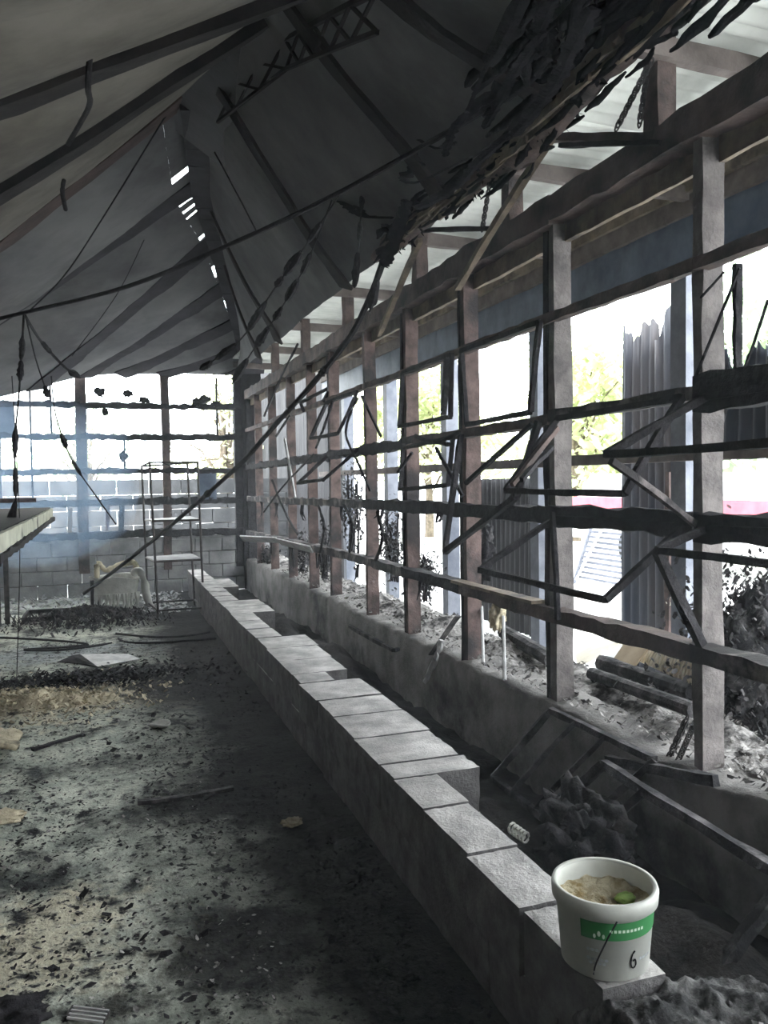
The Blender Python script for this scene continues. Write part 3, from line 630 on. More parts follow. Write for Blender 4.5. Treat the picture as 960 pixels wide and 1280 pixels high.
# ------------------------------------------------------------------ sagging burnt roll of insulation along the eave
ro = empty('insulation_roll', (1.9, 3.5, 3.15), 'long burnt roll of ceiling insulation sagging along the eave above the windows', 'insulation')
def rollpt(y): return V(1.89 + .03 * math.sin(y * 2.1), y, 3.165 + .02 * math.sin(y * 3.3))
mb = MB(); ys = [-1.5 + i * .18 for i in range(39)]
mb.tube([rollpt(y) for y in ys], .08, 12, 2, jit=.12, rfn=lambda t: .066 + .03 * noise.noise(V(t * 30, 0, 0)) if t < .97 else .04); mb.build('roll_core', 'wood_sooty', ro, smooth=True)
mb = MB()
for i in range(330):
    y = U(-1.2, 5.0); p = rollpt(y) + V(U(-.10, .06), 0, U(-.075, .075)); ln = U(.12, .4); dz = U(-.05, .05)
    mb.tube([p, p + V(U(-.02, .02), ln * .5, dz + U(-.02, .02)), p + V(U(-.03, .03), ln, dz * 1.5)], .02, 5, 4, jit=.35, rfn=lambda t, w=U(.006, .017): w * (.35 + math.sin(math.pi * min(.95, max(.05, t)))))
for i in range(110):
    y = U(2.6, 5.1); p = rollpt(y) + V(U(-.05, .05), 0, -.06); mb.flake(p, U(.01, .026), 1.6)
for i in range(150):
    y = U(.9, 3.0); p = rollpt(y) + V(U(-.38, -.04), 0, U(.0, .12)); ln = U(.15, .4)
    mb.tube([p, p + V(U(-.04, .04), ln * .5, U(-.03, .03)), p + V(U(-.06, .06), ln, U(-.05, .05))], .02, 6, 4, jit=.3, rfn=lambda t, w=U(.008, .024): w * (.35 + math.sin(math.pi * min(.95, max(.05, t)))))
tag(mb.build('charred_shreds', 'soot_black', ro, smooth=True), kind='stuff')
mb = MB()
for i in range(30):
    y = U(0.8, 4.6); p = rollpt(y) + V(-.075 + U(-.02, .03), 0, U(-.075, -.02)); mb.beam(p, p + V(U(-.02, .02), U(.3, .7), U(-.03, .03)), .012, .03, 6, .006)
mb.build('torn_lining', 'wood_tan', ro)
# charred laths and rags hanging under the membrane near the roll
hang = [(((1.190, 2.100, 2.989), (1.314, 2.500, 3.046), (1.373, 2.700, 3.104)), .03, .012), (((1.335, 2.600, 3.072), (1.412, 2.900, 3.069), (1.472, 3.100, 3.084)), .008, .1), (((1.432, 3.000, 3.069), (1.512, 3.300, 3.121), (1.603, 3.600, 3.142)), .022, .5),
        (((1.367, 2.300, 3.010), (1.454, 2.600, 3.068), (1.533, 2.900, 3.086), (1.613, 3.200, 3.111)), .026, .5), (((1.342, 2.200, 3.049), (1.409, 2.400, 3.069)), .03, .3), (((1.373, 2.400, 3.088), (1.493, 2.400, 3.005), (1.425, 2.200, 2.921)), .035, .3),
        (((1.348, 2.000, 2.919), (1.411, 2.200, 2.918), (1.522, 2.500, 2.950), (1.639, 3.000, 3.001)), .03, .4), (((1.584, 2.600, 3.032), (1.620, 2.900, 3.021), (1.682, 3.300, 3.073), (1.665, 3.600, 3.111), (1.660, 4.100, 3.197), (1.646, 4.300, 3.291)), .026, .5),
        (((1.646, 4.000, 3.379), (1.649, 3.800, 3.261), (1.666, 3.600, 3.213)), .024, .7), (((1.669, 5.000, 3.575), (1.731, 4.800, 3.447), (1.709, 4.400, 3.342), (1.666, 4.000, 3.258)), .028, .7), (((1.601, 5.500, 3.610), (1.621, 5.200, 3.418), (1.665, 5.000, 3.298), (1.744, 4.700, 3.203)), .034, .6),
        (((1.676, 5.500, 3.640), (1.677, 5.200, 3.439), (1.665, 5.000, 3.298)), .03, .6), (((1.682, 4.300, 3.172), (1.690, 4.400, 3.093), (1.678, 4.600, 2.941), (1.677, 4.700, 2.910)), .04, .4), (((1.652, 3.400, 3.037), (1.666, 3.700, 3.013), (1.659, 4.100, 3.062)), .032, .5),
        (((1.639, 3.000, 3.017), (1.643, 3.300, 3.016), (1.663, 3.600, 2.998)), .032, .5), (((1.618, 4.000, 3.314), (1.664, 4.200, 3.288)), .022, .5)]
RAG = ['broad charred lath hanging at the top edge of the frame', 'thin charred strand below the broad charred lath', 'ragged charred clump at the end of the thin strand', 'long charred strip slanting beside the broad lath', 'short charred stub at the top edge right of the broad lath',
       'charred fold of lining curling at the top edge', 'long charred strip lying closest along the eave roll', 'very long charred strip draped along the roll toward the taut wire', 'small charred scrap hooked over the taut wire', 'charred loop sagging below the taut wire',
       'charred sagging tatter at the far end of the taut wire knot', 'short charred twist beside the sagging tatter', 'thick charred bundle dangling at the far end of the roll', 'charred flap hanging under the roll middle', 'charred flap hanging higher on the roll middle', 'short charred tag above the charred loop']
for i, (pts, r_, lu) in enumerate(hang):
    P = [V(p) for p in pts]; n = 14 * len(P); mb = MB()
    ax_ = V(U(-.4, .4), U(-.3, .3), 1).normalized(); vs_ = []
    for k in range(n + 1):
        c = catmull(P, k / n); d = (catmull(P, min(1, k / n + .02)) - catmull(P, max(0, k / n - .02))).normalized(); x = d.cross(ax_).normalized()
        nn = x.cross(d); w = r_ * (1.0 + 1.3 * lu * noise.noise(V(k * .35, i * 3.3, 0)) + .35 * lu * noise.noise(V(k * 1.3, i, 5))) * (.35 + .65 * min(1, 4 * min(k / n, 1 - k / n) + .2))
        w2 = r_ * (1.0 + 1.3 * lu * noise.noise(V(k * .4, i * 1.7, 9)))
        vs_ += [c - x * w, c + nn * r_ * .22, c + x * w2 * .9, c - nn * r_ * .22]
    fs = [(k * 4 + j, k * 4 + (j + 1) % 4, k * 4 + 4 + (j + 1) % 4, k * 4 + 4 + j) for k in range(n) for j in range(4)] + [(3, 2, 1, 0), tuple(n * 4 + j for j in range(4))]
    mb.add(vs_, fs)
    tag(mb.build('charred_rag', 'soot_black'), RAG[i], 'rag', 'charred rags hanging by the eave roll')

# ------------------------------------------------------------------ wires and cables
def cable(pts, r_, lab, lump=0.0, mm='char', sub=6, beads=(), cat='cable', grp=None):
    e = MB().tube(pts, r_, 6, sub, jit=.06, lump=lump).build('cable', mm)
    tag(e, lab, cat, grp)
    P = [V(p) for p in pts]
    for (t, ln, rr) in beads:       # lumps of melted insulation
        a = catmull(P, t); b = catmull(P, min(1, t + ln))
        MB().tube([a, a.lerp(b, .35), a.lerp(b, .7), b], rr, 7, 3, jit=.15, rfn=lambda u, rr=rr: rr * (.35 + .75 * math.sin(math.pi * min(1, max(0, u * .9 + .05)))) * U(.85, 1.15)).build('melted_sleeve', mm, e)
    return e
cable(((-0.806, 6.400, 2.733), (-0.454, 6.200, 2.802), (0.235, 5.500, 2.874), (0.835, 4.800, 3.020), (1.244, 4.200, 3.125), (1.543, 3.700, 3.222), (1.724, 3.300, 3.271), (1.767, 2.900, 3.244)), .013, 'long taut black wire rising across the ceiling from the frame edge')
cable(((1.677, 4.700, 2.920), (1.694, 5.000, 2.784), (1.686, 5.400, 2.608), (1.596, 6.000, 2.378), (1.455, 6.800, 2.103), (1.280, 7.600, 1.788), (0.944, 8.600, 1.371), (0.632, 9.400, 1.020), (0.263, 10.200, 0.642), (-0.160, 11.000, 0.242)), .020, 'thick black cable sagging from the eave roll down to the far floor', lump=.15, beads=((.30, .02, .03), (.62, .015, .03)))
cable(((1.266, 4.200, 3.127), (1.166, 4.600, 2.947), (1.061, 5.000, 2.779), (0.961, 5.600, 2.582), (0.762, 6.200, 2.456)), .005, 'beaded black wire slanting down over the hip rafter, upper one', beads=((.14, .08, .020), (.27, .13, .026), (.42, .05, .02), (.55, .14, .026), (.78, .10, .024), (.91, .08, .024)), cat='wire', grp='beaded wires')
cable(((1.251, 4.300, 3.129), (1.215, 4.700, 2.908), (1.180, 5.200, 2.755), (1.078, 5.800, 2.537), (1.029, 6.400, 2.380)), .005, 'beaded black wire slanting down to the dark corner post, lower one', beads=((.22, .10, .020), (.36, .12, .026), (.52, .06, .02), (.62, .10, .026), (.80, .16, .03)), cat='wire', grp='beaded wires')
cable(((1.669, 5.000, 3.575), (1.649, 5.000, 3.347), (1.624, 5.000, 3.093), (1.625, 5.100, 2.863)), .006, 'short beaded wire hanging straight down left of the roll end', beads=((.2, .15, .016), (.45, .15, .018), (.7, .28, .024)), cat='wire', grp='beaded wires')
cable(((1.662, 4.700, 2.919), (1.635, 4.700, 2.797), (1.625, 4.800, 2.649)), .006, 'beaded wire tuft hanging from the end of the eave roll', beads=((.4, .5, .03),), cat='wire', grp='beaded wires')
cable(((-0.429, 6.200, 2.803), (-0.531, 7.300, 2.705), (-0.559, 7.300, 2.379), (-0.607, 7.300, 1.923), (-0.607, 7.300, 1.531), (-0.699, 7.400, 1.134)), .008, 'knotted black wire hanging straight down nearest the frame edge', beads=((.12, .12, .022), (.25, .10, .026), (.52, .12, .022), (.68, .12, .022), (.82, .14, .03)), cat='wire', grp='beaded wires')
cable(((-0.429, 6.200, 2.803), (-0.406, 7.600, 2.858), (-0.232, 8.000, 2.694), (-0.101, 8.200, 2.622)), .012, 'short wire slanting from the taut wire to the far wall post', beads=((.35, .15, .02), (.75, .2, .03)), cat='wire', grp='beaded wires')
cable(((-0.419, 6.200, 2.787), (-0.436, 7.500, 2.672), (-0.385, 7.600, 2.484), (-0.356, 7.600, 2.368)), .006, 'short thin wire with a pointed sleeve below the taut wire', beads=((.7, .28, .028),), cat='wire', grp='beaded wires')
cable(((-0.407, 9.500, 2.792), (-0.371, 9.500, 2.364), (-0.222, 9.500, 1.890), (0.014, 9.600, 1.493), (0.221, 9.800, 1.167)), .008, 'beaded wire slanting down across the pale far wall post', beads=((.35, .08, .03), (.5, .1, .02)), cat='wire', grp='beaded wires')
cable(((-0.584, 7.000, 2.470), (-0.571, 7.000, 1.909), (-0.564, 7.000, 1.156), (-0.617, 7.000, 0.094)), .004, 'fine straight wire hanging to the floor at the frame edge', cat='wire', grp='beaded wires')
cable(((0.593, 6.400, 4.400), (0.125, 6.800, 3.708), (-0.189, 7.200, 3.319), (-0.474, 7.300, 3.031)), .006, 'thin cord slanting down under the ceiling bands to the taut wire', cat='wire', grp='ceiling cords')
cable(((0.434, 7.000, 3.605), (0.222, 7.600, 3.270), (-0.170, 8.400, 2.850)), .004, 'faint thin cord hanging over the ceiling bands', cat='wire', grp='ceiling cords')
cable(((0.903, 6.200, 4.065), (1.057, 6.200, 3.788), (1.221, 6.300, 3.548)), .006, 'short cord beside the hip rafter', cat='wire', grp='ceiling cords')
cable(((0.101, 3.000, 3.293), (0.043, 3.200, 3.252), (0.025, 3.400, 3.246), (0.017, 3.500, 3.183), (0.023, 3.700, 3.208), (-0.019, 3.900, 3.203), (-0.074, 4.100, 3.186)), .012, 'black cord draped over the near ceiling beams', cat='wire', grp='ceiling cords')
cable(((-0.112, 4.800, 3.262), (-0.122, 4.800, 3.197), (-0.113, 5.000, 3.167)), .012, 'stub of black cord below the second ceiling beam', cat='wire', grp='ceiling cords')
# fallen flexes on the floor
for pts, lab in (
 (((-0.980, 9.428, 0.020), (-0.493, 9.070, 0.020), (-0.101, 8.627, 0.020), (-0.688, 8.628, 0.020), (-0.319, 8.468, 0.020), (0.126, 8.615, 0.020)), 'looped black flex on the floor nearest the frame edge'),
 (((0.177, 9.161, 0.020), (0.527, 8.809, 0.020), (0.844, 8.717, 0.020), (1.125, 8.841, 0.020)), 'black flex on the floor below the tall rack'),
 (((0.194, 8.861, 0.020), (0.279, 8.593, 0.020), (0.582, 8.460, 0.020), (0.936, 8.440, 0.020), (1.138, 8.444, 0.020)), 'second black flex lying just in front of the other below the rack')):
    MB
    cable(pts, .012, lab, cat='flex', grp='flexes on the floor')

# chains by the eave and on the sill
def chain(a, b, lab, n=14, r_=.016):
    a, b = V(a), V(b); e = empty('chain', a, lab, 'chain', 'hanging chains'); d = (b - a).normalized()
    mbt = MB()
    for i in range(10):
        t0 = 6.283 * i / 10
        for j in range(4):
            t1 = 6.283 * j / 4; mbt.v.append(((r_ * 1.5 + .0045 * math.cos(t1)) * math.cos(t0), (r_ * .8 + .0045 * math.cos(t1)) * math.sin(t0), .0045 * math.sin(t1)))
    mbt.f = [(i * 4 + j, ((i + 1) % 10) * 4 + j, ((i + 1) % 10) * 4 + (j + 1) % 4, i * 4 + (j + 1) % 4) for i in range(10) for j in range(4)]
    o0 = mbt.build('link', 'metal_dark', None); me = o0.data; bpy.data.objects.remove(o0)
    q = d.to_track_quat('X', 'Z')
    for i in range(n):
        o = link_copy(me, 'link', e, a.lerp(b, i / (n - 1))); o.rotation_mode = 'QUATERNION'
        o.rotation_quaternion = q @ Matrix.Rotation(i * math.pi / 2, 4, 'X').to_quaternion()
    return e
chain((2.150, 2.790, 3.267), (2.150, 3.004, 3.107), 'chain slanting across the eave gap beside the dark stud', 16)
chain((2.200, 2.876, 3.250), (2.200, 2.919, 3.098), 'shorter chain hanging straight beside the dark stud', 10)
chain((2.200, 4.268, 3.386), (2.200, 4.397, 3.092), 'chain hanging in the middle eave gap behind the batten', 16)
chain((2.300, 2.709, 0.588), (2.220, 2.709, 0.448), 'ashy chain lying over the sill beside the nearest post', 10)
chain((2.300, 2.757, 0.591), (2.220, 2.783, 0.408), 'second ashy chain over the sill next to the first', 12)

# ------------------------------------------------------------------ fallen sashes in the trench
def fallen(p, lab, cross, w=.028, mm='char_ash'):
    p = [V(q) for q in p]; e = empty('fallen_window', p[0], lab, 'window sash', 'sashes fallen into the trench')
    for i in range(4):
        a, b = p[i], p[(i + 1) % 4]; mb = MB(); mb.beam(a, b, w, w, 8, .003, .004); mb.build('frame_bar', mm, e)
    for t in cross:
        mb = MB(); mb.beam(p[0].lerp(p[3], t), p[1].lerp(p[2], t), w * .8, w * .8, 6, .003, .006); mb.build('glazing_bar', mm, e)
    return e
fallen(((2.120, 3.537, 0.448), (1.860, 3.662, 0.100), (1.884, 2.993, 0.060), (2.120, 2.732, 0.454)), 'fallen window sash with crossbars leaning from the sill into the trench', (.28, .58))
fallen(((2.020, 2.937, 0.384), (2.011, 3.347, 0.040), (1.693, 1.952, 0.050), (1.950, 1.887, 0.383)), 'fallen window frame with long ashy bar slanting toward the bucket', (.3,), w=.035)
mb = MB(); mb.beam((2.100, 3.023, 0.363), (2.120, 2.382, 0.488), .03, .04, 8, .003); tag(mb.build('fallen_batten', 'char_ash'), 'grey batten lying level against the sill below the nearest post', 'batten')
fallen(((2.120, 6.952, 0.315), (2.300, 7.308, 0.274), (2.300, 5.801, 0.353), (2.100, 5.757, 0.328)), 'small fallen frame lying on the sill beyond the red posts', ())
mb = MB(); mb.tube(((2.120, 4.891, 0.560), (2.100, 4.941, 0.436), (2.080, 5.079, 0.246)), .018, 6, 6, jit=.35); tag(mb.build('charred_strip', 'metal_pale'), 'pale scorched strip dangling over the sill face', 'strip')
mb = MB(); mb.beam((2.200, 4.810, 0.725), (2.140, 5.104, 0.422), .05, .008, 6, .004); tag(mb.build('charred_lath', 'char_ash'), 'flat charred lath leaning over the sill beside the nearest red post', 'lath')
for x, a, b in ((602, 758, 828), (629, 770, 850)):
    mb = MB(); mb.tube(((2.300, 4.662, 0.802), (2.200, 4.445, 0.496)) if x == 602 else ((2.250, 4.276, 0.802), (2.160, 4.093, 0.472)), .010, 6, 3); tag(mb.build('metal_rod', 'metal_pale'), 'thin upright metal rod on the sill right beside the red post' if x == 602 else 'second thin upright metal rod standing mid sill before the pale grey post', 'rod')

def lump(c, d, seed, mm, name, lab, cat, amp=.55, freq=2.4, rings=26, seg=38, flakes=0):
    mb = MB(); mb.blob(c, d, seed=seed, amp=amp, freq=freq, rings=rings, seg=seg)
    for _ in range(flakes):
        th, ph = U(0, 6.28), U(-.2, 1.2); p = V(c) + V(d[0] * math.cos(th) * math.cos(ph), d[1] * math.sin(th) * math.cos(ph), d[2] * math.sin(ph)); mb.flake(p, U(.008, .022), 1.2)
    return tag(mb.build(name, mm, smooth=True), lab, cat)
lump((1.86, 2.85, .16), (.13, .24, .16), 4, 'char_ash', 'burnt_cushion', 'burnt lump of padding under the fallen sash in the trench', 'padding', flakes=30)
lump((1.72, 2.62, .14), (.16, .20, .16), 14, 'char', 'burnt_bundle', 'rough black burnt bundle between the two fallen sashes', 'bundle', flakes=40)
lump((1.52, 2.28, .08), (.10, .16, .07), 24, 'char', 'burnt_log', 'charred log lying against the block wall behind the bucket', 'log')
lump((1.75, 1.55, .06), (.25, .35, .14), 31, 'soil', 'soil_heap', 'heap of dark soil in the trench right of the bucket', 'soil', amp=.4)
mb = MB()
for i in range(34):
    p = (U(1.36, 1.50), U(2.45, 3.0), .12 + U(-.03, .06)); mb.flake(p, U(.02, .05), 1.0)
tag(mb.build('scorched_scraps', 'cream_paint'), 'pale scorched scraps behind the block wall', 'scraps', kind='stuff')
e = empty('spring_coil', (1.40, 2.50, .16), 'small pale ribbed hose end beside the block wall', 'hose')
for i in range(5):
    a = (1.528, 2.846, 0.220); mb = MB(); c = V(a) + V(.006 * i, -.016 * i, -.004 * i); mb.tube([c + V(.02 * math.cos(t * .7) , .008 * math.cos(t * .7), .02 * math.sin(t * .7)) for t in range(10)], .005, 5, 1); mb.build('coil_ring', 'plastic_dirty', e)

# ------------------------------------------------------------------ debris on the sill ledge outside and planting bed
mb = MB()
def bed(u, v):
    x, y = 2.36 + .75 * u, 1.2 + 11.2 * v
    z = .44 + .07 * fbm(x * 3, y * 3, 4) + .09 * math.sin(math.pi * min(1, u * 1.6)) * (0.6 + .6 * fbm(y * 1.3, 2.2, 8)) - .30 * max(0, u - .45)
    return (x, y, z)
mb.grid(bed, 22, 300)
tag(mb.build('sill_ash', 'ash_soil', smooth=True), 'grey ash and burnt soil heaped on the ledge behind the posts', 'ash', kind='stuff')
mb = MB()
for i in range(5200):
    x, y = U(2.2, 3.0), 2.0 + 8.5 * R() ** 1.6; z = bed((x - 2.36) / .75, (y - 1.2) / 11.2)[2] if x > 2.36 else .475
    mb.flake((x, y, z + .008), U(.005, .02), 1.0)
tag(mb.build('ash_scraps', 'ash_soil'), 'light ash scraps scattered over the window ledge', 'ash', kind='stuff')
# pipes, crate, cardboard behind the posts
for a, b, r_, lab in (((2.600, 3.890, 0.512), (2.450, 2.885, 0.582), .035, 'charred pipe lying along the ledge in front of the crate'), ((2.800, 4.090, 0.516), (2.750, 3.250, 0.542), .045, 'grey pipe lying along the ledge under the crate'), ((2.700, 5.121, 0.530), (2.600, 4.315, 0.503), .05, 'thick charred pipe along the ledge between the pale posts')):
    mb = MB(); mb.tube((a, b), r_, 10, 8, jit=.06); tag(mb.build('charred_pipe', 'char_ash'), lab, 'pipe', 'pipes on the ledge')
cr = empty('crate', (2.959, 3.729, 0.500), 'cream ribbed plastic crate lying behind the nearest post', 'crate')
A, B, Cc, D = [V(p) for p in ((2.950, 3.841, 0.646), (2.800, 3.252, 0.688), (2.750, 3.227, 0.579), (2.900, 3.848, 0.557))]
mb = MB(); mb.add([A, B, Cc, D], [(0, 1, 2, 3)]); mb.build('panel', 'crate_cream', cr, thick=.02)
for k in range(18):
    t = (k + .5) / 18; mb = MB(); mb.beam(A.lerp(B, t) + V(-.012, 0, .004), D.lerp(Cc, t) + V(-.012, 0, .004), .008, .012); mb.build('rib', 'crate_cream', cr)
A, B, Cc, D = [V(p) for p in ((2.950, 4.033, 0.648), (2.900, 3.762, 0.664), (2.750, 3.746, 0.529), (2.800, 4.010, 0.504))]
mb = MB(); mb.add([A, B, Cc, D], [(0, 1, 2, 3)]); tag(mb.build('cardboard_sheet', 'cardboard', thick=.012), 'flat brown cardboard piece beside the cream crate', 'cardboard')
for k, (q, lab) in enumerate(((((3.000, 4.693, 0.429), (3.300, 4.607, 0.583), (3.200, 4.400, 0.563), (2.900, 4.500, 0.403)), 'pale board lying outside against the pale grey post'), (((2.900, 4.338, 0.447), (3.100, 4.246, 0.588), (3.000, 4.055, 0.602), (2.800, 4.106, 0.465)), 'white board lying next to the cardboard piece'))):
    mb = MB(); mb.add([V(p) for p in q], [(0, 1, 2, 3)]); tag(mb.build('loose_board', 'crate_cream' if k == 0 else 'white_paint', thick=.015), lab, 'board', 'boards lying outside the window')
# burnt hanging lumps and scorched plants at the window wall
lump((2.600, 5.313, 1.087), (.10, .13, .22), 6, 'char', 'burnt_bag', 'charred bag hanging behind the nearest red post', 'bag', flakes=60)
lump((2.550, 4.927, 0.684), (.05, .06, .10), 9, 'yellow_foam', 'scorched_paper', 'scorched tan paper crumpled below the charred bag', 'paper', flakes=12)
lump((2.750, 5.508, 1.174), (.06, .07, .10), 19, 'char_ash', 'burnt_clump', 'small ashy clump on top of the charred bag', 'clump')
for i, (c, d, lab) in enumerate((((2.500, 8.048, 1.297), (.16, .25, .45), 'burnt creeper with grey ash clinging between the far red posts'), ((2.450, 8.988, 0.814), (.14, .30, .30), 'burnt shrub low between the far red posts'), ((2.400, 9.942, 0.744), (.12, .35, .28), 'burnt shrub at the far end of the window wall'), ((2.600, 7.131, 1.023), (.15, .22, .35), 'burnt shrub between the paired red posts'), ((2.700, 6.598, 0.774), (.12, .16, .22), 'burnt shrub with pale ash behind the second red post'), ((2.300, 11.466, 0.518), (.10, .35, .25), 'burnt shrub against the dark corner'))):
    e = empty('burnt_shrub', V(c) - V(0, 0, d[2]), lab, 'shrub', 'burnt shrubs behind the window wall')
    mb = MB()
    for k in range(10):
        p0 = V(c) + V(U(-.04, .04), U(-.1, .1), -d[2]); mb.tube((p0, V(c) + V(U(-.7, .7) * d[0], U(-.7, .7) * d[1], U(-.1, .9) * d[2])), .008, 4, 3, jit=.2)
    mb.build('stems', 'char', e)
    mb = MB()
    for k in range(900):
        q = V(random.gauss(0, .45) * d[0], random.gauss(0, .45) * d[1], random.gauss(0, .45) * d[2]); mb.flake(V(c) + q, U(.006, .022), 1.5)
    tag(mb.build('burnt_leaves', 'char_ash', e), kind='stuff')
for i, (c, d, lab) in enumerate((((3.100, 3.205, 0.663), (.36, .34, .46), 'large scorched bush outside the nearest window'), ((3.700, 4.418, 0.841), (.16, .12, .16), 'pale curled plant remains outside by the corrugated sheet'))):
    e = empty('scorched_bush', V(c) - V(0, 0, d[2]), lab, 'bush', 'scorched bushes outside')
    mb = MB(); 
    for k in range(14): mb.tube((V(c) - V(0, 0, d[2]), V(c) + V(U(-.8, .8) * d[0], U(-.8, .8) * d[1], U(0, .9) * d[2])), .01, 4, 3, jit=.2)
    mb.build('stems', 'char', e)
    mb = MB()
    for k in range(9000 if i == 0 else 110):
        q = V(random.gauss(0, .45), random.gauss(0, .45), random.gauss(0, .45)); q = V(q.x * d[0], q.y * d[1], q.z * d[2]); mb.flake(V(c) + q, U(.006, .018), 1.6)
    if i == 0: MB().blob(c, (d[0] * .62, d[1] * .62, d[2] * .72), seed=77, amp=.5, freq=3, rings=24, seg=32).build('dead_core', 'char_ash', e, smooth=True)
    tag(mb.build('dry_leaves', 'char_ash' if i == 0 else 'crate_cream', e), kind='stuff')

# ------------------------------------------------------------------ corrugated sheets standing outside
def corrugated(x, y0, y1, z0, z1, mm, lab, rag=.0, n=3, dx=0.0, pitch=.11, amp=.014):
    e = empty('corrugated_fence', (x, (y0 + y1) / 2, z0), lab, 'fence')
    for k in range(n):
        a, b = y0 + (y1 - y0) * k / n, y0 + (y1 - y0) * (k + 1) / n
        def f(u, v, a=a, b=b, k=k):
            yy = a + (b - a + .03) * u; top = z1 + (rag * fbm(yy * 7, 1.7, 3) if rag else 0)
            return (x + dx * (yy - y0) + amp * math.sin(yy / pitch * 6.283) + .012 * k + .03 * v * v * (k % 2), yy, z0 + (top - z0) * v)
        mb = MB(); mb.grid(f, 48, 10); mb.build('sheet', mm, e, smooth=True, thick=.004)
    mb = MB(); mb.beam((x + .06, y0, z0 + .4), (x + .06 + dx * (y1 - y0), y1, z0 + .4), .05, .05); mb.build('back_rail', 'brown_beam', e)
    return e
corrugated(4.2, 4.86, 5.84, -.05, 2.78, 'corr_blue', 'tall dark blue corrugated sheet fence with ragged top outside', rag=.22, n=2)
corrugated(4.3, 6.95, 8.80, -.05, 1.62, 'corr_grey', 'lower grey corrugated sheet fence outside between red and grey posts', n=3)
corrugated(3.48, 3.0, 4.02, 1.70, 2.36, 'corr_blue', 'short corrugated sheet with torn top fixed outside right of the nearest post', rag=.30, n=2)
corrugated(3.75, 12.2, 22.0, -.05, 4.6, 'corr_grey', 'tall dark backdrop of corrugated sheet added beyond the far red posts', n=10)  # made-up backdrop that darkens the bright gaps in the far bays
mb = MB(); mb.beam((4.100, 5.088, 1.646), (4.100, 5.111, -0.097), .05, .05, 6, .004, up=(1, 0, 0)); tag(mb.build('fence_post', 'wood_red'), 'reddish wooden post in front of the tall corrugated fence', 'post')
# pale slatted grille leaning outside
g = empty('slatted_grille', (7.3, 10.7, -.05), 'pale slatted metal grille leaning outside seen between pale post and corrugated fence', 'grille')
for k in range(12):
    z = .06 + k * .078; mb = MB(); mb.beam((7.2 + k * .03, 9.75, z), (7.2 + k * .03, 11.2, z), .02, .036); mb.build('slat', 'steel_grey', g)
for y_ in (9.73, 11.22):
    mb = MB(); mb.beam((7.17, y_, -.06), (7.56, y_, 1.0), .04, .04); mb.build('grille_stile', 'steel_grey', g)
mb = MB(); mb.beam((7.14, 11.1, 0.02), (7.47, 10.75, .98), .07, .03); mb.build('brace', 'white_paint', g)
# red and white vehicle across the yard
cx, cy_ = 9.9, 11.2
ca = empty('car', (cx, cy_, 0), 'long vehicle with a red band between white body and cabin across the bright yard', 'car')
def extr(pr, w0, w1, zc, name, mm):
    mb = MB(); n = len(pr); vs_ = [(cx + s_ * (w0 if z < zc else w1), cy_ + a, z) for s_ in (-1, 1) for a, z in pr]
    mb.add(vs_, [tuple(range(n))[::-1], tuple(range(n, 2 * n))] + [(i, (i + 1) % n, n + (i + 1) % n, n + i) for i in range(n)]); return mb.build(name, mm, ca)
extr([(-3.3, .45), (-3.3, .97), (3.3, .97), (3.3, .45)], .88, .88, 9, 'lower_body', 'white_paint')
extr([(-3.3, .97), (-3.25, 1.16), (-2.6, 1.24), (2.8, 1.26), (3.3, 1.2), (3.3, .97)], .9, .9, 9, 'body', 'red_paint')
extr([(-2.1, 1.25), (-1.5, 1.66), (2.5, 1.70), (2.8, 1.26)], .86, .74, 1.4, 'cabin', 'white_paint')
for s_ in (-1, 1):
    for a, b in ((-1.6, -.2), (-.05, 1.1), (1.25, 2.5)):
        mb = MB(); mb.add([(cx + s_ * .865, cy_ + a, 1.33), (cx + s_ * .865, cy_ + b, 1.33), (cx + s_ * .765, cy_ + b - .05, 1.60), (cx + s_ * .765, cy_ + a + .15, 1.60)], [(0, 1, 2, 3)]); mb.build('side_window', 'metal_pale', ca)
    for a in (-2.65, 1.0):
        mb = MB(); mb.tube([(cx + s_ * .76, cy_ + a, .37), (cx + s_ * .92, cy_ + a, .37)], .38, 20, 1); wh = mb.build('wheel', 'tyre', ca); mb = MB(); mb.tube([(cx + s_ * .91, cy_ + a, .37), (cx + s_ * .93, cy_ + a, .37)], .2, 14, 1); mb.build('hub_cap', 'metal_pale', wh)

# ------------------------------------------------------------------ trees beyond
def tree(x, y, h, r_, mm, lab, n=2600, seed=1, leaf=.10):
    e = empty('tree', (x, y, 0), lab, 'tree', 'trees beyond the building')
    mb = MB(); mb.tube([(x, y, -.1), (x + U(-.1, .1), y, h * .3), (x + U(-.2, .2), y + U(-.2, .2), h * .62)], .12, 8, 4, rfn=lambda t: .16 * (1 - .6 * t)); mb.build('trunk', 'bark', e)
    mb = MB(); tips = []
    for k in range(26):
        th, zz = U(0, 6.28), U(.35, 1.0); q = V(x + r_ * U(.3, 1) * math.cos(th) * math.sin(math.pi * min(.95, zz * .8 + .12)), y + r_ * U(.3, 1) * math.sin(th), h * zz); tips.append(q)
        mb.tube([(x, y, h * U(.2, .55)), V(x, y, h * .5).lerp(q, .5) + V(0, 0, .1), q], .03, 5, 3, rfn=lambda t: .05 * (1 - .85 * t))
    mb.build('branches', 'bark', e)
    mb = MB()
    for k in range(n):
        c = random.choice(tips) + V(random.gauss(0, .32) * r_ * .7, random.gauss(0, .32) * r_ * .7, random.gauss(0, .32) * r_ * .6); mb.flake(c, U(.5, 1.3) * leaf, 1.2)
    tag(mb.build('leaves', mm, e), kind='stuff')
tree(13.2, 12.6, 5.4, 2.6, 'foliage', 'green tree outside between the two pale grey posts', 5200, leaf=.13)
tree(12.4, 7.4, 6.0, 2.6, 'foliage', 'green tree outside at the nearest window by the frame edge', 5200, leaf=.13)
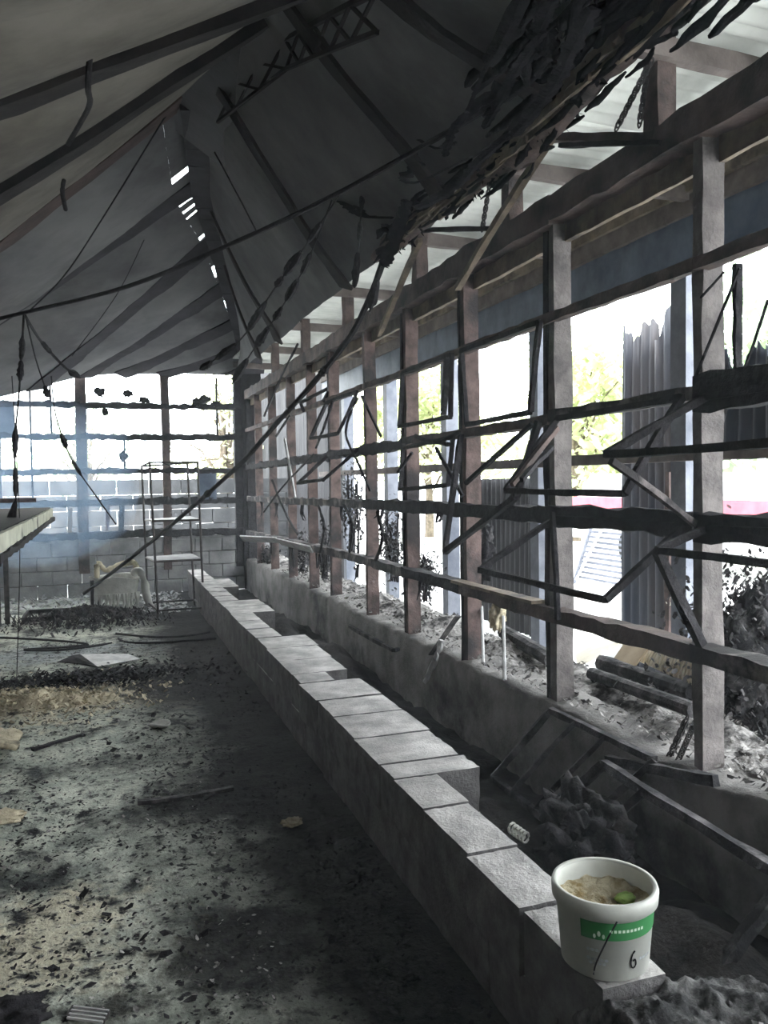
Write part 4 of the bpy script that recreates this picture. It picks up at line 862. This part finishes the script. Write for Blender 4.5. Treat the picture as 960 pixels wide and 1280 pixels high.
tree(12.2, 19.0, 5.0, 2.6, 'foliage_yellow', 'yellowish tree outside between the nearest red and pale grey posts', 5200, leaf=.13)
tree(9.4, 22.5, 4.8, 2.2, 'foliage_yellow', 'yellowish tree outside beyond the two red posts', 4200, leaf=.12)
tree(3.2, 21.0, 4.2, 1.4, 'foliage_yellow', 'sparse yellowish tree beyond the far wall by the corner post', 900)
tree(-0.2, 24.0, 3.6, 1.6, 'foliage', 'sparse pale green tree beyond the middle of the far wall', 700)
tree(-3.4, 22.0, 3.6, 1.6, 'foliage', 'pale green tree beyond the far wall at the frame edge', 1200)

# ------------------------------------------------------------------ far end of the room: rack, tub, bench, heap
rk = empty('tube_rack', (.95, 10.6, 0), 'tall rusty tube rack with shelves standing at the end of the block wall', 'rack')
F_ = [(V((0.691, 10.200, 0.018)), V((0.633, 10.200, 1.888))), (V((1.235, 10.200, 0.020)), V((1.199, 10.200, 1.885))), (V((0.619, 10.950, 0.202)), V((0.579, 10.950, 1.859))), (V((1.208, 10.950, 0.209)), V((1.154, 10.950, 1.897)))]
for a, b in F_:
    a = V(a.x, a.y, 0.0); mb = MB(); mb.tube((a, b), .014, 8, 4, jit=.05); mb.build('upright', 'metal_dark', rk)
def rp_(i, t): a, b = F_[i]; return V(a.x, a.y, 0).lerp(b, t)
for t in (.045, .36, .62, .995):
    for i, j in ((0, 1), (2, 3), (0, 2), (1, 3)):
        if t == .62 and (i, j) in ((0, 2), (1, 3)): continue
        mb = MB(); mb.tube((rp_(i, t), rp_(j, t)), .013, 6, 2); mb.build('cross_tube', 'metal_dark', rk)
for t, mm in ((.62, 'metal_pale'), (.36, 'concrete_far')):
    q = [rp_(0, t), rp_(1, t), rp_(3, t), rp_(2, t)]; mb = MB(); mb.add([p + V(0, 0, .015) for p in q], [(0, 1, 2, 3)]); mb.build('shelf', mm, rk, thick=.02)
tb = empty('melted_tub', (.22, 11.0, 0), 'melted white plastic tub sagging on the floor beside the tall rack', 'tub')
mb = MB()
def tub(u, v):
    a = 6.2832 * u; k = 1 + .10 * noise.noise(V(math.cos(a) * 2, math.sin(a) * 2, 4))
    rx, ry = .30 * k, .22 * k; z = [.0, .08, .34, .42, .40, .30][0] 
    t = v * 5; i = min(int(t), 4); t -= i
    pr = [(.85, .16), (.92, .30), (1.0, .42), (1.05, .44), (.96, .42), (.88, .24)]
    kk = pr[i][0] * (1 - t) + pr[i + 1][0] * t; z = pr[i][1] * (1 - t) + pr[i + 1][1] * t
    return (.22 + rx * kk * math.cos(a), 11.0 + ry * kk * math.sin(a), z + .05 * noise.noise(V(a * 1.3, v, 2)))
mb.grid(tub, 40, 10); sh = mb.build('shell', 'plastic_dirty', tb, smooth=True)
for k in range(16):
    x = -.05 + .54 * k / 15 + U(-.015, .015); yy = 11.0 - .21 * math.sqrt(max(0.02, 1 - ((x - .22) / .30) ** 2)); zt = .24; mb = MB(); mb.tube([(x, yy, zt), (x + U(-.02, .02), yy - .01, zt * .5), (x + U(-.03, .03), yy - .02, U(0, .05))], .02, 6, 3, rfn=lambda t: .03 * (1 - .75 * t)); mb.build('drip', 'plastic_dirty', sh)
mb = MB(); mb.tube([(.44, 11.05, .46), (.52, 11.0, .50), (.57, 10.98, .40), (.60, 10.95, .2), (.64, 10.9, 0.03)], .05, 8, 4, jit=.15); mb.build('sagged_flap', 'plastic_dirty', tb, smooth=True)
mb = MB(); mb.tube([(.0, 11.1, .42), (.02, 11.12, .62), (.1, 11.12, .52), (.25, 11.15, .56), (.45, 11.1, .6), (.5, 11.05, .48)], .035, 7, 4, jit=.3); mb.build('folded_rim', 'yellow_foam', tb, smooth=True)
for a in ((-.06, 10.85), (.0, 11.15)):
    mb = MB(); mb.beam((a[0], a[1], 0), (a[0], a[1], .42), .04, .04, 4, .003, up=(1, 0, 0)); mb.build('prop', 'char', tb)
bn = empty('work_bench', (-.95, 9.4, 0), 'cream edged work bench with charred top along the frame edge', 'bench')
mb = MB(); mb.box((-.98, 7.5, 1.345), (.95, 6.0, .02), 0, .004); mb.build('bench_top', 'char', bn)
mb = MB(); mb.beam((-.49, 4.5, 1.305), (-.49, 10.5, 1.295), .03, .10, 50, .003, .004); eb = mb.build('edge_board', 'cream_paint', bn)
mb = MB(); mb.beam((-.47, 4.5, 1.235), (-.47, 10.5, 1.225), .03, .025, 30, .006, .004, rag=.02); mb.build('edge_trim', 'char', eb)
for x, y in ((-1.09, 10.4), (-1.0, 10.45), (-1.4, 7.8), (-1.4, 4.8)):
    mb = MB(); mb.beam((x, y, 0), (x, y, 1.335), .05, .05, 6, .003, up=(1, 0, 0)); mb.build('leg', 'metal_dark', bn)
mb = MB(); mb.beam((-1.45, 10.42, 1.45), (-.65, 10.42, 1.45), .04, .05, 8, .004); tag(mb.build('bench_board', 'wood_red'), 'reddish board end resting above the work bench', 'board')
mb = MB()
for i in range(3600):
    x, y = random.gauss(-.1, .35), random.gauss(10.3, .35); z = .12 * math.exp(-((x + .1) / .4) ** 2 - ((y - 10.3) / .45) ** 2)
    if x > 1.05: continue
    mb.flake((x, y, z + U(0, .05)), U(.008, .028), 1.6)
tag(mb.build('burnt_litter', 'char_ash'), 'heap of burnt litter on the floor in front of the melted tub', 'litter', kind='stuff')
mb = MB()
for i in range(500):
    x, y = U(.55, 1.1), U(10.3, 12.2); mb.flake((x, y, .03 + U(0, .03)), U(.012, .04), .8)
for i in range(400):
    x, y = U(-1.2, 0), U(11.2, 12.3); mb.flake((x, y, .03 + U(0, .05)), U(.012, .04), .9)
tag(mb.build('pale_litter', 'metal_pale'), 'pale ash scraps under the rack and along the far wall', 'litter', kind='stuff')
# tray frame on the floor
tf = empty('tray_frame', (-.6, 10.6, 0), 'dark wire tray frame lying on the floor before the far wall', 'tray')
q = [V((-0.834, 10.372, 0.050)), V((-0.246, 10.290, 0.050)), V((-0.230, 10.949, 0.050)), V((-0.819, 11.011, 0.050))]
for i in range(4):
    mb = MB(); mb.beam(q[i], q[(i + 1) % 4], .03, .05, 4, .004); mb.build('frame_bar', 'char', tf)
# pieces lying between rails of the far wall
for k, (x, z, w, h, mm, lab) in enumerate(((.16, 1.15, .05, .36, 'wood_sooty', 'stub of dark board between the low rails of the far wall'), (.35, 1.15, .07, .38, 'char', 'charred board stub beside the other in the far wall'), (-.35, 1.12, .06, .34, 'wood_tan', 'tan board stub beside the pale far post'))):
    mb = MB(); mb.beam((x, 12.42, z - h / 2), (x + .02, 12.42, z + h / 2), .03, w, 4, .006, up=(1, 0, 0)); tag(mb.build('board_stub', mm), lab, 'board')
# burnt bits snagged on the far wall rails
SCR = ['round charred scrap high in the middle far window', 'charred scrap on the top far rail right of the pale post', 'charred scrap on the top far rail in the corner window', 'charred scrap beside the other in the corner window top', 'charred scrap against the corner post on the second far rail', 'charred scrap on the short bar in the middle far window', 'small charred scrap highest beside the pale far post', 'lowest charred scrap in the corner window top', 'small charred scrap right of the round one in the middle far window']
for k in range(9):
    p = [(0.488, 12.300, 2.923), (0.177, 12.300, 2.655), (1.443, 12.300, 2.815), (1.560, 12.300, 2.853), (1.960, 12.300, 2.324), (0.404, 12.400, 2.022), (0.109, 12.300, 2.937), (1.734, 12.300, 2.785), (0.707, 12.300, 2.836)][k]
    mb = MB(); mb.blob(p, (U(.04, .10), .02, U(.03, .07)), seed=k, amp=.8, freq=3, rings=6, seg=10); tag(mb.build('charred_scrap', 'char'), SCR[k], 'scrap', 'charred scraps in the far windows')

# ------------------------------------------------------------------ floor litter
mb = MB()
cnt = 0
while cnt < 10000:
    y = 2.0 + 7.0 * R() ** 1.4; x = U(-1.3, 1.1)
    if fbm(x * 1.6, y * 1.6, 11) + .25 * (x > .2) < U(-.2, .6): continue
    s = U(.003, .011) * (1 + 1.6 * (R() < .05)); mb.flake((x, y, flz(x, y) + .006), s, .7); cnt += 1
tag(mb.build('charred_flakes', 'char'), 'black charred flakes strewn over the ash covered floor', 'flakes', kind='stuff')
mb = MB()
for i in range(4600):
    y = 2.0 + 7.0 * R() ** 1.3; x = U(-1.3, .55)
    mb.flake((x, y, flz(x, y) + .006), U(.003, .011), .9)
tag(mb.build('ash_flakes', 'ash_soil'), 'grey ash flakes strewn over the floor', 'flakes', kind='stuff')
mb = MB()
for i in range(1500):
    x, y = random.gauss(-.45, .38), random.gauss(6.55, .28); z = flz(x, y) + .07 * math.exp(-((x + .5) / .4) ** 2 - ((y - 6.5) / .25) ** 2)
    mb.flake((x, y, z + .012), U(.006, .024), 1.1)
mb.grid(lambda u, v: (lambda x, y: (x, y, flz(x, y) - .012 + .085 * math.exp(-((x + .5) / .42) ** 2 - ((y - 6.5) / .24) ** 2) * (.6 + .8 * fbm(x * 6, y * 6, 2)) + .03 * math.exp(-((x + .1) / .5) ** 2 - ((y - 6.45) / .2) ** 2) * (.5 + fbm(x * 7, y * 7, 6))))(-1.4 + 2.0 * u, 6.0 + 1.0 * v), 70, 40)
tag(mb.build('scorched_foam', 'yellow_foam'), 'heap of scorched yellowish foam crumbs on the floor', 'foam', kind='stuff')
mb = MB()
for i in range(2200):
    x, y = random.gauss(-.15, .55), random.gauss(7.05, .16); mb.flake((x, y, flz(x, y) + .02 + U(0, .03)), U(.007, .026), 1.0)
tag(mb.build('burnt_crust', 'char'), 'band of black burnt crust across the floor behind the foam crumbs', 'crust', kind='stuff')
mb = MB(); mb.add([V(p) for p in ((-0.165, 7.955, 0.060), (0.255, 7.927, 0.030), (0.353, 7.760, 0.010), (-0.015, 7.542, 0.015))], [(0, 1, 2, 3)]); tag(mb.build('sheet_metal', 'metal_pale', thick=.006), 'bright bent metal sheet lying on the floor', 'metal sheet')
mb = MB(); mb.add([V(p) for p in ((-0.165, 7.955, 0.060), (-0.015, 7.542, 0.015), (-0.176, 7.772, 0.010), (-0.356, 7.920, 0.010), (-0.234, 7.961, 0.050))], [(0, 1, 2, 3, 4)]); tag(mb.build('burnt_sheet', 'char', thick=.006), 'black burnt sheet curled beside the bright metal sheet', 'sheet')
mb = MB(); mb.beam((0.162, 4.194, 0.025), (0.638, 4.196, 0.030), .03, .018, 10, .003, .01); tag(mb.build('burnt_lath', 'char_ash'), 'charred lath lying on the floor in the open', 'lath')
mb = MB(); mb.beam((-0.395, 5.301, 0.020), (-0.103, 5.502, 0.020), .03, .018, 8, .004, .01); tag(mb.build('burnt_lath', 'char'), 'short black lath beside the yellow foam slab', 'lath')
mb = MB()
c = V((-0.517, 5.447, 0.050)); mb.grid(lambda u, v: c + V(-.30 + .34 * u + .03 * noise.noise(V(v * 3, 1, 0)), -.16 + .34 * v, .0 + .10 * (1 - u) + .02 * noise.noise(V(u * 5, v * 5, 1))), 8, 8); tag(mb.build('foam_slab', 'yellow_foam', smooth=True, thick=.025), 'torn yellowish foam slab tilted on the floor at the frame edge', 'foam slab')
lump((-0.457, 4.227, 0.030), (.10, .06, .035), 12, 'yellow_foam', 'foam_chunk', 'small yellowish foam chunk on the floor at the frame edge', 'foam chunk', amp=.3)
lump((0.828, 3.687, 0.020), (.05, .03, .02), 13, 'yellow_foam', 'foam_scrap', 'small tan foam scrap on the sooty floor', 'foam scrap', amp=.4)
dc = V((0.357, 5.460, 0.020)); mb = MB(); mb.grid(lambda u, v: dc + V((.075 * u) * math.cos(6.2832 * v), .075 * u * math.sin(6.2832 * v) * .8, .03 * u * u + .01 * math.sin(v * 12)), 5, 18); tag(mb.build('broken_dish', 'plastic_dirty', smooth=True, thick=.006), 'shallow broken dish lying on the floor', 'dish')
gr = empty('grill_piece', (-0.082, 2.563, 0.020), 'small metal grille with pale bars at the bottom edge of the floor', 'grille')
for k in range(4):
    a, b = V((-0.117, 2.545, 0.030)), V((-0.100, 2.593, 0.030)); p = a.lerp(b, k / 3); mb = MB(); mb.beam(p, p + V(.10, -.06, 0), .006, .006); mb.build('bar', 'metal_pale', gr)
for s in (0, 1):
    p = V((-0.117, 2.553, 0.025)) + V(.10, -.06, 0) * s; q2 = V((-0.100, 2.602, 0.025)) + V(.10, -.06, 0) * s; mb = MB(); mb.beam(p, q2, .01, .01); mb.build('end_bar', 'metal_dark', gr)
lump((-0.283, 2.612, 0.020), (.12, .08, .05), 22, 'char', 'burnt_chunk', 'black burnt chunk at the bottom corner of the floor', 'chunk')

# ------------------------------------------------------------------ smoke
def haze(name, lo, hi, dens, colr, lab, aniso=.3):
    mb = MB(); c = [(a + b) / 2 for a, b in zip(lo, hi)]; d = [b - a for a, b in zip(lo, hi)]; mb.box(c, d)
    m = bpy.data.materials.new(name); m.use_nodes = True; nt = m.node_tree; nt.nodes.remove(nt.nodes['Principled BSDF'])
    vsn = nt.nodes.new('ShaderNodeVolumeScatter'); vsn.inputs['Density'].default_value = dens; vsn.inputs['Color'].default_value = (*colr, 1); vsn.inputs['Anisotropy'].default_value = aniso
    nt.links.new(vsn.outputs[0], nt.nodes['Material Output'].inputs['Volume']); MATS[name] = m
    return tag(mb.build(name, name), lab, 'haze', kind='stuff')
haze('smoke_haze', (-2.7, -1.9, .02), (2.14, 12.4, 3.0), .0045, (.85, .92, 1.0), 'thin grey smoke hanging through the whole room')

def plume(name, c, d, dens, colr, lab):
    mb = MB(); mb.blob(c, d, amp=.12, freq=1.3, rings=20, seg=32, seed=3)
    m = MATS['smoke_haze'].copy(); m.name = name; MATS[name] = m
    v = [n for n in m.node_tree.nodes if n.type == 'VOLUME_SCATTER'][0]; v.inputs['Density'].default_value = dens; v.inputs['Color'].default_value = (*colr, 1)
    return tag(mb.build(name, name), lab, 'smoke', kind='stuff')
plume('smoke_plume', (-.75, 11.3, 1.65), (1.35, 1.0, 1.1), .17, (.45, .68, 1.0), 'bluish smoke drifting in front of the far wall post')
